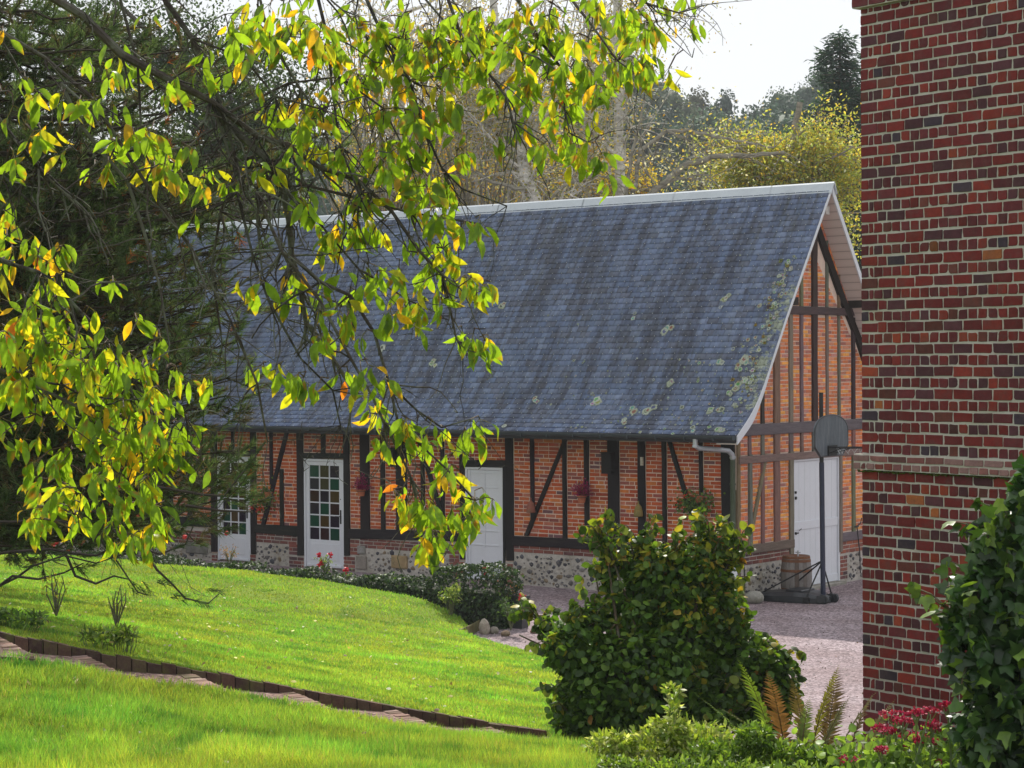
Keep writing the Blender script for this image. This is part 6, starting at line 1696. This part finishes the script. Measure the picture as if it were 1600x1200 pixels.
for g_ in range(4):      # four leaf shapes: flat, folded, curled tip, sideways bend
    Tv = T[0].copy()
    if g_ == 1: Tv[:, 2] += .45 * np.abs(Tv[:, 1]) * 1.6
    if g_ == 2: Tv[:, 2] -= .30 * Tv[:, 0] ** 2.2
    if g_ == 3: Tv[:, 1] += .14 * Tv[:, 0] ** 2; Tv[:, 2] += .14 * np.sin(Tv[:, 0] * 5)
    s_ = order[gi[order] == g_]; prt_.append(inst((Tv, T[1]), LP[s_], LD[s_], LN[s_], LS[s_], LC[s_], LWd[s_]))
V, Fa, Cc = merge(prt_)
# tip browning: small shift of the tip vertices towards ochre on some leaves
Cc = Cc.reshape(n, -1, 3); Cc *= 1 + NR.normal(0, .10, (n, Cc.shape[1], 1)); mk_ = NR.random(n) < .35
sp_ = NR.random((n, Cc.shape[1])) < .04; Cc[sp_] = np.array([.30, .13, .03])
Cc[mk_, -3:] = Cc[mk_, -3:] * .4 + np.array([.42, .22, .03]) * .6
Cc = Cc.reshape(-1, 3)
put(ch, 'leaves', V, Fa, Cc, 'leaf', True)
put_mb(ch, 'branches', bm_, 'bark'); put_mb(ch, 'twigs', spur, 'bark')
tk = MB(); tk.tube([(-3.4, 5.6, 2.0), (-3.3, 5.7, 3.2), (-3.2, 5.8, 4.6), (-2.6, 6.2, 5.4), at(-120, -90, 6.6)], [.19, .16, .14, .10, .03], 10, (.08, .065, .06)); put_mb(ch, 'trunk', tk, 'bark')

# ---- pine behind it
def tufts(P, D, ln, nper, col, wd=.0042, spread=.75):
    n = len(P); PP = np.repeat(P, nper, 0); DD = np.repeat(D, nper, 0); m = n * nper
    PP = PP - DD * (NR.random((m, 1)) * ln * 1.3)
    dirs = DD + rdir(m) * spread
    C = np.repeat(col, nper, 0) * (1 + NR.normal(0, .2, (m, 1)))
    s = ln * NR.uniform(.75, 1.15, m)
    return inst(NEEDLE, PP, dirs, rdir(m), s, C, wd / s)
def right_edge(y):  return np.interp(y, [-100, 60, 120, 200, 300, 400, 480, 560, 640, 740, 800, 860], [240, 300, 420, 520, 480, 370, 380, 340, 385, 385, 350, 270])
def pine(name, label, base, top, tips, seed, tuftn=3, px_w=.0066, ycol=None):
    e = empty(name, tuple(base)); tag(e, label, 'pine tree')
    mb = MB(); base, top = np.array(base), np.array(top)
    TR = [base + (top - base) * t + np.array([.12 * math.sin(t * 5), .1 * math.cos(t * 4), 0]) for t in np.linspace(0, 1, 12)]
    mb.tube(TR, list(np.linspace(.19, .05, 12)), 9, (.085, .060, .050)); put_mb(e, 'trunk', mb, 'darkbark')
    bm = MB(); TP, TD, TC = [], [], []
    for tip in tips:
        tip = np.array(tip); h = np.clip(tip[2] + rnd.uniform(-.2, .9), base[2] + .9, top[2] - .3)
        t = (h - base[2]) / (top[2] - base[2]); st = base + (top - base) * t
        v_ = tip - st; Ln = np.linalg.norm(v_); m = 9
        sag = -Ln * rnd.uniform(.05, .14)
        pts = [st + v_ * k / m + np.array([rnd.gauss(0, .03), rnd.gauss(0, .03), sag * math.sin(math.pi * (k / m)) + rnd.gauss(0, .02)]) for k in range(m + 1)]
        bm.tube(pts, list(np.linspace(.026, .007, m + 1)), 5, (.040, .032, .022))
        for k in range(2, m + 1):
            for _ in range(4 if k > 3 else 1):
                d = v_ / Ln * .7 + np.array([rnd.gauss(0, .6), rnd.gauss(0, .5), rnd.gauss(.05, .45)]); d /= np.linalg.norm(d)
                ln = rnd.uniform(.16, .45); q = pts[k]; mid = q + d * ln * .5 + np.array([0, 0, -.03]); en = q + d * ln + np.array([0, 0, rnd.uniform(0, .09)])
                bm.tube([q, mid, en], [.005, .004, .003], 4, (.050, .050, .025))
                dd = en - mid; dd /= np.linalg.norm(dd)
                if rnd.random() < .82:
                    for a_ in np.linspace(.45, 1, tuftn): TP.append(mid * (1 - a_) + en * a_); TD.append(dd + np.array([0, 0, .25])); TC.append((.30, .09, .025) if rnd.random() < .018 else rnd.choice([(.060, .100, .034), (.085, .130, .045), (.13, .18, .075), (.042, .070, .026), (.11, .085, .045)]))
    TD = np.array(TD); TD /= np.linalg.norm(TD, axis=1, keepdims=True)
    put(e, 'needles', *tufts(np.array(TP), TD, .085, 24, np.array(TC), px_w), 'needle'); put_mb(e, 'boughs', bm, 'darkbark')
    return e
tips = []
while len(tips) < 250:
    y = rnd.uniform(30, 850); x = rnd.uniform(-160, 1) if rnd.random() < .15 else rnd.uniform(0, float(right_edge(y)))
    if y < 260 and rnd.random() < .35: continue
    tips.append(at(x, y, rnd.uniform(16.5, 20.5)))
for _ in range(5): tips.append(at(rnd.uniform(290, 405), rnd.uniform(600, 800), rnd.uniform(17, 19)))
gx = at(-150, 860, 19.0)
pine('pine_tree', 'dark drooping pine standing behind the cherry boughs at the left', (gx[0], 19.0, float(zl(gx[0], 19.0)) - .1), (gx[0] - .2, 19.2, 8.2), tips, 3)
# hanging low pine boughs
pe = bpy.data.objects.get('pine_tree')
hb_ = MB(); TP, TD, TC = [], [], []
for pts in ([(-60, 812), (60, 812), (150, 830), (185, 880), (215, 925), (230, 930)], [(150, 800), (215, 845), (245, 890), (290, 935), (325, 943), (342, 928)], [(60, 780), (150, 800), (200, 852), (250, 866), (290, 850), (306, 812)],
            [(-60, 880), (20, 862), (80, 858), (150, 868), (200, 850), (260, 820), (300, 790)], [(-60, 945), (0, 915), (50, 885), (100, 868), (150, 880), (210, 860)], [(290, 790), (345, 798), (395, 800)], [(240, 760), (300, 770), (350, 775), (415, 690)], [(100, 860), (118, 900), (150, 912), (178, 900), (200, 905)],
            [(0, 915), (20, 900), (60, 905), (100, 895), (130, 880)]):
    P = wavy([at(x, y, 15.8 + .3 * rnd.random()) for x, y in pts], .012); hb_.tube(P, list(np.linspace(.014, .005, len(P))), 5, (.05, .042, .035))
    for k in (-1, -2, -3, -4):
        if len(P) > 5:
            for _ in range(2):
                TP.append(P[k] + np.array([rnd.gauss(0, .015)] * 3)); d = P[-1] - P[-4]; TD.append(d / np.linalg.norm(d)); TC.append((.05, .085, .03))
put_mb(pe, 'boughs', hb_, 'darkbark'); put(pe, 'needles', *tufts(np.array(TP), np.array(TD), .085, 26, np.array(TC), .005), 'needle')
# second, further pine deepening the dark mass
tips = []
while len(tips) < 150:
    y = rnd.uniform(60, 800); x = rnd.uniform(-80, min(330, float(right_edge(y)) - 20))
    tips.append(at(x, y, rnd.uniform(24.5, 28)))
gx = at(-110, 860, 26.0)
pine('pine_tree', 'further dark pine seen between the boughs of the nearer one', (gx[0], 26.0, .5), (gx[0] - .2, 26.2, 11.5), tips, 5, 3, .008)

# ---- broadleaf tree builder for the background
def btree(name, label, trunk, r0, limbs, nleaf, lsize, cols, pr, crown, cat='tree', barkc=(.66, .63, .56), group=None, up=.3, dead=0, bark='pale_bark', tm=LEAF4):
    """trunk: list of (px,py,Y) ; limbs: number ; crown: list of picture ellipses (cx,cy,rx,ry,dY)"""
    P = [at(*p) for p in trunk]; base = P[0].copy()
    e = empty(name, tuple(base)); tag(e, label, cat, group)
    mb = MB(); Y = trunk[0][2]
    Pw = [];
    for a, b in zip(P[:-1], P[1:]):
        for k in range(4): Pw.append(a + (b - a) * k / 4 + np.array([rnd.gauss(0, .03), 0, 0]))
    Pw.append(P[-1]); mb.tube(Pw, list(np.linspace(r0 * 1.2, r0 * .5, len(Pw))), 8, barkc); put_mb(e, 'trunk', mb, bark)
    Ls = lobes_px(crown, Y, .8)
    lb = MB(); tw = []
    for _ in range(limbs):
        l = Ls[rnd.randrange(len(Ls))]; d = np.array([rnd.gauss(0, .6), rnd.gauss(0, .6), rnd.gauss(0, .6)])
        t = l[0] + d * np.array([l[1], l[2], l[3]]); i = min(len(Pw) - 1, max(1, int(np.argmin([abs(p[2] - (t[2] - rnd.uniform(.5, 2.5))) for p in Pw])))); s = Pw[i]
        v_ = t - s; m = 6; pts = [s + v_ * k / m + np.array([rnd.gauss(0, .12), rnd.gauss(0, .12), .10 * np.linalg.norm(v_) * math.sin(math.pi * k / m)]) * (k > 0) for k in range(m + 1)]
        rr = rnd.uniform(.25, .45) * r0; lb.tube(pts, [rr * (1 - .8 * k / m) + .008 for k in range(m + 1)], 5, barkc)
        for k in range(2, m + 1):
            for _2 in range(3):
                d = np.array([rnd.gauss(0, 1), rnd.gauss(0, 1), rnd.gauss(-.1, .7)]); d *= (rnd.uniform(.5, 1.4) if 'birch' in name else rnd.uniform(.25, .7)) / np.linalg.norm(d)
                q = pts[k] + d; lb.tube([pts[k], pts[k] + d * .5 + np.array([0, 0, .06]), q], [.016, .012, .008], 4, tuple(x * .8 for x in barkc)); tw.append(q); tw.append(pts[k] + d * .6)
    put_mb(e, 'limbs', lb, bark)
    n1 = int(nleaf * .55); tw = np.array(tw); P1 = tw[NR.integers(0, len(tw), n1)] + NR.normal(size=(n1, 3)) * .28
    P2, _, _ = lobe_points(Ls, nleaf - n1, .2)
    # thin the loose part into clumps
    cen, _, _ = lobe_points(Ls, 160, .3); idx = NR.integers(0, 160, nleaf - n1); P2 = cen[idx] * .72 + P2 * .28 + NR.normal(size=P2.shape) * .15
    PA = np.concatenate([P1, P2]); n = len(PA)
    V, Fa, Cc = inst(tm, PA, rdir(n, -.2), rdir(n, .4), NR.uniform(.6, 1.3, n) * lsize, pick(cols, n, pr, .2)); put(e, 'crown', V, Fa, Cc, 'farleaf')
    return e
YL0 = [(.50, .33, .04), (.42, .36, .05), (.28, .28, .06), (.56, .24, .04), (.16, .19, .06)]
OL = [(.24, .25, .08), (.40, .32, .07), (.16, .20, .07), (.50, .30, .05), (.36, .34, .20)]
W5 = [.3, .25, .2, .1, .15]
grp = 'birches behind the barn roof'
btree('birch_tree', 'straight pale birch trunk rising right of the hanging leaves, nearest the open sky', [(970, 640, 52), (969, 300, 52), (966, 130, 52), (962, -40, 52), (960, -160, 52)], .135, 9, 2600, .085, OL, W5, [(965, 30, 75, 55), (1050, 50, 45, 50), (950, 190, 40, 50), (1040, -40, 70, 60)], group=grp)
btree('birch_tree', 'thinner birch trunk just left of the straight pale one', [(922, 640, 54), (921, 300, 54), (926, 150, 54), (918, 20, 54), (905, -120, 54)], .11, 16, 4200, .085, OL, W5, [(915, 190, 60, 80), (900, 60, 60, 70), (930, 270, 60, 40)], group=grp)
btree('birch_tree', 'leaning birch trunk with a forked foot behind the middle of the ridge', [(845, 640, 50), (832, 310, 50), (800, 200, 50), (775, 80, 50), (768, -80, 50)], .15, 20, 5200, .085, OL, W5, [(780, 200, 90, 80), (840, 120, 70, 80), (830, 260, 80, 50), (740, 90, 60, 60)], group=grp)
btree('birch_tree', 'grey forked stem crossing the leaning birch', [(850, 640, 50.6), (842, 310, 50.6), (800, 240, 50.6), (740, 170, 50.6), (700, 100, 50.6)], .075, 10, 2600, .08, OL, W5, [(730, 180, 70, 60), (690, 120, 60, 50)], group=grp)
btree('birch_tree', 'slim birch seen through the cherry leaves above the left of the ridge', [(742, 640, 56), (744, 300, 56), (738, 180, 56), (735, 60, 56), (733, -90, 56)], .10, 14, 4200, .085, OL, W5, [(700, 230, 70, 70), (740, 120, 60, 80), (680, 290, 70, 40)], group=grp)
btree('birch_tree', 'birch mostly hidden by cherry leaves at the top middle', [(650, 640, 54), (640, 320, 54), (625, 200, 54), (630, 60, 54), (620, -90, 54)], .11, 14, 5200, .085, OL, W5, [(620, 240, 80, 80), (560, 200, 70, 90), (600, 80, 80, 60), (520, 100, 60, 70), (480, 40, 80, 60), (700, 10, 90, 60), (800, -10, 90, 60)], group=grp)
btree('yellow_maple', 'bright yellow tree between the birches and the near brick house', [(1240, 640, 56), (1225, 400, 56), (1215, 300, 56), (1235, 230, 56), (1250, 160, 56)], .16, 30, 26000, .105, [(.50, .43, .07), (.42, .45, .09), (.25, .33, .08), (.50, .34, .06), (.52, .55, .38)], [.26, .28, .28, .09, .09],
      [(1240, 248, 75, 42), (1315, 245, 50, 42), (1160, 250, 55, 36), (1200, 280, 90, 40), (1320, 310, 50, 60), (1280, 205, 45, 18), (1130, 275, 50, 30), (1150, 215, 22, 18)], barkc=(.30, .27, .22))
btree('young_maple', 'small bright yellow sapling beside the foot of the straight birch', [(1005, 640, 53), (1002, 400, 53), (1000, 300, 53), (998, 260, 53)], .05, 12, 2400, .09, [(.60, .48, .04), (.45, .42, .05), (.62, .36, .04)], [.5, .3, .2], [(1000, 275, 45, 32), (985, 295, 60, 25), (945, 290, 30, 22)], barkc=(.25, .22, .18))
# arching bare limbs of a leaning willow
wl = empty('leaning_willow', tuple(at(985, 640, 49))); tag(wl, 'leaning bare willow whose grey limbs arch right over the ridge', 'tree')
mb = MB()
for r0, pts in ((.16, [(940, 640), (985, 340), (1020, 300), (1065, 262), (1110, 245), (1160, 243), (1225, 238)]), (.07, [(985, 330), (1000, 235), (1040, 205), (1090, 208), (1150, 220), (1210, 230)]), (.06, [(975, 330), (985, 250), (1000, 190), (1008, 150)]), (.05, [(1000, 235), (1010, 270), (1030, 292)]),
                (.05, [(860, 310), (890, 285), (930, 274), (960, 282), (985, 300)]), (.06, [(830, 300), (770, 285), (730, 262), (705, 240)]), (.035, [(1040, 205), (1070, 215), (1090, 250)]), (.04, [(1020, 300), (1060, 280), (1100, 272), (1130, 300)])):
    P = wavy([at(x, y, 49.5) for x, y in pts], .02)
    mb.tube(P, list(np.linspace(r0, r0 * .3, len(P))), 7, (.30, .28, .22))
    for p in P[len(P) // 4::2]:
        for _ in range(2):
            d = np.array([rnd.gauss(.2, .8), rnd.gauss(0, .5), rnd.gauss(0, .7)]); d *= rnd.uniform(.3, 1.1) / np.linalg.norm(d); mb.tube([p, p + d * .5 + np.array([0, 0, .05]), p + d], [.014, .010, .007], 4, (.24, .22, .17))
put_mb(wl, 'limbs', mb, 'pale_bark')
n = 900; P = at(1060, 250, 49.5) + NR.normal(size=(n, 3)) * np.array([1.3, .8, .7])
V, Fa, Cc = inst(LEAF4, P, rdir(n), rdir(n), NR.uniform(.06, .11, n), pick([(.55, .55, .5), (.3, .32, .15), (.45, .36, .08)], n, [.4, .3, .3])); put(wl, 'leaves', V, Fa, Cc, 'farleaf')
# blue-green spruce at the near house
sp = empty('spruce_tree', tuple(at(1312, 640, 70))); tag(sp, 'blue green spruce peaking above the yellow tree beside the near brick house', 'spruce tree')
mb = MB(); topP = at(1312, 52, 70); bs_ = at(1316, 640, 70); mb.tube([bs_, (bs_ + topP) / 2, topP], [.3, .18, .02], 7, (.12, .09, .07)); put_mb(sp, 'trunk', mb, 'bark')
TP, TD, TC = [], [], []; bb_ = MB()
Ht = topP[2] - bs_[2]; zz_ = topP[2] - .15
while zz_ > topP[2] - 12.5:
    dh = topP[2] - zz_; R = .25 + dh * .50 * (1 + .25 * math.sin(dh * 2.4)) if dh < 2.6 else .25 + 1.3 + (dh - 2.6) * .28
    for _ in range(9):
        a = rnd.uniform(0, 6.28); r = R * rnd.uniform(.65, 1.1); o0 = np.array([topP[0], topP[1], zz_]); tip = o0 + np.array([math.cos(a) * r, math.sin(a) * r, -.12 * r + rnd.uniform(-.1, .1)])
        bb_.tube([o0, (o0 + tip) / 2 + np.array([0, 0, -.06 * r]), tip], [.03, .02, .01], 4, (.10, .08, .06))
        m = int(10 * r) + 4
        for k in range(m):
            t = rnd.uniform(.15, 1); TP.append(o0 + (tip - o0) * t + np.array([rnd.gauss(0, .15), rnd.gauss(0, .15), rnd.gauss(-.05, .10)])); TD.append((tip - o0) / r + np.array([rnd.gauss(0, .5), rnd.gauss(0, .5), rnd.gauss(-.1, .3)])); TC.append(rnd.choice([(.030, .062, .050), (.040, .080, .062), (.022, .045, .036)]))
    zz_ -= .24
put_mb(sp, 'boughs', bb_, 'bark')
TP, TD, TC = np.array(TP), np.array(TD), np.array(TC); k_ = 3
PP = np.repeat(TP, k_, 0) + NR.normal(size=(len(TP) * k_, 3)) * .08; DD = np.repeat(TD, k_, 0) + rdir(len(PP)) * .6
V, Fa, Cc = inst(LEAF4, PP, DD, rdir(len(PP), .6), NR.uniform(.16, .30, len(PP)), np.repeat(TC, k_, 0), np.full(len(PP), .5)); put(sp, 'needles', V, Fa, Cc, 'farleaf')

# ---- wooded hill
def hillz(X, Y):
    return np.clip((Y - 90) / 130, 0, 1) ** 1.1 * (24.2 + 1.8 * np.sin(X / 17 + .6) + 1.3 * np.sin(X / 6.1) - np.abs(X - 18) * .10 * (X < 18) * .6)
xs = np.linspace(-200, 200, 81); ys = np.linspace(85, 330, 40); XX, YY = np.meshgrid(xs, ys)
ZZ = hillz(XX, YY) - .4; nx, ny = len(xs), len(ys); I = np.arange(nx * ny).reshape(ny, nx)
Fq = np.stack([I[:-1, :-1], I[:-1, 1:], I[1:, 1:], I[1:, :-1]], -1).reshape(-1, 4)
o = link('hill', np_mesh('hill', np.stack([XX, YY, ZZ], -1).reshape(-1, 3), Fq), M['soil'], None, True); tag(o, kind='structure')
def ico(sub):
    bm = bmesh.new(); bmesh.ops.create_icosphere(bm, subdivisions=sub, radius=1); bm.verts.index_update()
    r = (np.array([v_.co[:] for v_ in bm.verts]), np.array([[v_.index for v_ in f.verts] for f in bm.faces])); bm.free(); return r
ICO = ico(2)
def crowns(cs, name, label, nper, lsz, cols, kind='stuff'):
    parts = []
    for (x, y, z, r, h, cc) in cs:
        sub = max(5, int(7 * r / 3)); lob = []
        for _ in range(sub):
            d = rdir(1)[0]; lob.append((np.array([x, y, z]) + d * np.array([r * .55, r * .55, h * .5]), r * rnd.uniform(.38, .6), r * rnd.uniform(.38, .6), h * rnd.uniform(.35, .5)))
        lob = [l for l in lob]
        pxc = float(proj(np.array([x, y, z]))[0]); n = int(nper * (2.6 if 860 < pxc < 1420 else .8)) if name == 'w' else nper; P, D, k = lobe_points(lob, n, .62)
        tone = np.array([rnd.uniform(.75, 1.25) for _ in lob])[k]
        C = np.array(cc) * tone[:, None] * (1 + NR.normal(0, .18, (n, 1)))
        parts.append(inst(LEAF4, P, rdir(n), D + rdir(n) * .6, NR.uniform(.6, 1.3, n) * lsz, C, np.full(n, 1.5)))
        for l in lob:      # solid inner mass, shade among the leaves put into its darker colour
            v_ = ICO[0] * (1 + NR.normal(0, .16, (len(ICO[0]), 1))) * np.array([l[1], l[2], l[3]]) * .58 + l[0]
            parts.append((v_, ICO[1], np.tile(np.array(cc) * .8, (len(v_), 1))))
    return merge(parts)
GC = [(.070, .115, .075), (.085, .13, .08), (.060, .10, .07), (.11, .14, .08), (.12, .125, .075), (.052, .085, .062)]
cs = []
for row, Y in enumerate(np.linspace(120, 224, 11)):
    xw = .27 * Y; x = -xw
    while x < xw:
        r = rnd.uniform(2.2, 4.4); X = x + rnd.uniform(-1, 1); y = Y + rnd.uniform(-4, 4)
        h = r * rnd.uniform(1.0, 1.5); cs.append((X, y, float(hillz(X, y)) + h * .9 + 1.0, r, h, rnd.choice(GC))); x += r * 1.45
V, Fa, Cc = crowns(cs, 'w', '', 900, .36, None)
o = link('hillside_wood', np_mesh('hillside_wood', V, Fa, Cc), M['hillleaf']); tag(o, 'dense dark green wood covering the hillside behind the birches', 'wood', kind='stuff')
print('crowns', len(cs))
# olive undergrowth just behind the barn
cs = []
for _ in range(58):
    Y = rnd.uniform(58, 80); X = rnd.uniform(-.26, .20) * Y; r = rnd.uniform(1.2, 2.4); ztop_ = rnd.uniform(3.0, 7.2) if X / Y < .06 else rnd.uniform(2.5, 5.2)
    cs.append((X, Y, ztop_, r, r * 1.4, rnd.choice([(.08, .09, .035), (.06, .075, .03), (.12, .11, .045), (.17, .15, .05)])))
    cs.append((X + rnd.uniform(-1, 1), Y, ztop_ * .45, r * 1.1, r * 1.3, (.07, .08, .04)))
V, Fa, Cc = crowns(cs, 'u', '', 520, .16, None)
o = link('undergrowth', np_mesh('undergrowth', V, Fa, Cc), M['farleaf']); tag(o, 'olive and ochre scrub massed behind the barn roof under the birches', 'undergrowth', kind='stuff')
# twiggy thicket texture: many fine grey stems
tb = MB()
for _ in range(300):
    Y = rnd.uniform(53, 62); x = rnd.uniform(540, 965); b = at(x, 420, Y); h = rnd.uniform(3.5, 8.5) if x < 900 else rnd.uniform(2.5, 4.5); ln = np.array([rnd.gauss(0, .22) * h, rnd.gauss(0, .1) * h, h])
    tb.tube([b, b + ln * .5 + np.array([rnd.gauss(0, .2), 0, 0]), b + ln], [.03, .022, .010], 4, rnd.choice([(.30, .28, .24), (.18, .16, .13), (.44, .42, .37)]))
o = tb.build('thicket_stems', M['pale_bark']); tag(o, 'fine grey saplings and dead stems tangled among the birches', 'thicket', kind='stuff')
n = 26000; Y = NR.uniform(53, 62, n); x = NR.uniform(520, 985, n); y = NR.uniform(40, 330, n) 
keep = (NR.random(n) < np.where(x < 900, .9, .5)) & ((x < 880) | (y > 200 + (x - 880) * .3)); Y, x, y = Y[keep], x[keep], y[keep]; n = len(x)
d = np.stack([(x - 800) / FOC, -(y - 567) / FOC], -1); P = np.stack([d[:, 0] * Y, Y, CAMH + d[:, 1] * Y], -1)
V, Fa, Cc = inst(LEAF4, P, rdir(n), rdir(n), NR.uniform(.055, .11, n), pick([(.55, .30, .04), (.54, .40, .06), (.32, .30, .10), (.20, .24, .08), (.42, .38, .26)], n, [.25, .2, .2, .2, .15], .2))
o = link('thicket_leaves', np_mesh('thicket_leaves', V, Fa, Cc), M['farleaf']); tag(o, 'loose orange and yellow leaves of the thicket among the birches', 'thicket', kind='stuff')

# dark trees left of the barn end, sky glimpses above
def bigtree(name, label, px_, Y, r0, lobes, n, cols, lsz=.12):
    btree(name, label, [(px_, 850, Y), (px_ + 5, 600, Y), (px_ - 5, 350, Y), (px_, 150, Y)], r0, 22, n, lsz, cols, None, lobes, barkc=(.10, .08, .07), bark='bark')
bigtree('yew_tree', 'dark evergreen tree filling the left edge behind the pines', -20, 40, .25, [(-20, 480, 140, 150), (60, 640, 120, 120), (-60, 300, 120, 120), (80, 760, 110, 70)], 15000, [(.030, .055, .020), (.045, .075, .025), (.022, .04, .018)])
bigtree('dark_tree', 'dark bushy tree closing the gap at the left end of the barn', 200, 47, .2, [(180, 480, 130, 120), (230, 360, 110, 90), (260, 600, 110, 120), (130, 650, 110, 110), (330, 420, 80, 90), (380, 330, 60, 60)], 17000, [(.045, .07, .025), (.065, .095, .03), (.03, .05, .02)])
bigtree('conifer', 'tall conifer top showing dark behind the cherry boughs at upper left', 330, 52, .2, [(330, 250, 90, 90), (420, 220, 70, 70), (470, 280, 60, 60), (300, 120, 90, 60), (420, 90, 80, 70), (180, 60, 100, 80), (60, 40, 110, 90), (320, 10, 110, 60), (500, 160, 60, 70)], 24000, [(.045, .08, .035), (.06, .10, .04), (.03, .055, .025)])
# shrub with red hips, far left behind the lawn
low_plant('rosehip_shrub', 'green shrub dotted with red hips at the far left end of the hedge', 'shrub', [(40, 815, 90, 40), (150, 822, 80, 32), (230, 828, 50, 25), (-60, 810, 70, 45)], 37.5, 4200, [(.05, .09, .02), (.09, .15, .03), (.14, .2, .05)], [.4, .4, .2], .11, LEAF4)
rh = bpy.data.objects['rosehip_shrub']; mb = MB()
for _ in range(70):
    p = at(rnd.gauss(110, 90), rnd.gauss(820, 22), 36.4 + rnd.uniform(-.3, .3)); mb.blob(p, (.045, .045, .05), (.55, .02, .02), .1)
put_mb(rh, 'hips', mb, 'terra' if False else surf_mat('hip_red', None, .4, .1))


# thin morning air: the far hill fades a little
hz_ = MB(); hz_.box((-1000, -70, -1.2), (1000, 950, 46)); ho = hz_.build('haze', None); tag(ho, 'thin pale haze in the air', 'haze', kind='stuff')
hm_, nt, out = new_mat('haze_air'); pv = N_(nt, 'ShaderNodeVolumePrincipled'); pv.inputs['Color'].default_value = (.90, .95, 1, 1); pv.inputs['Density'].default_value = .00052; pv.inputs['Anisotropy'].default_value = 0.0
nt.links.new(pv.outputs[0], out.inputs['Volume']); ho.data.materials.append(hm_)
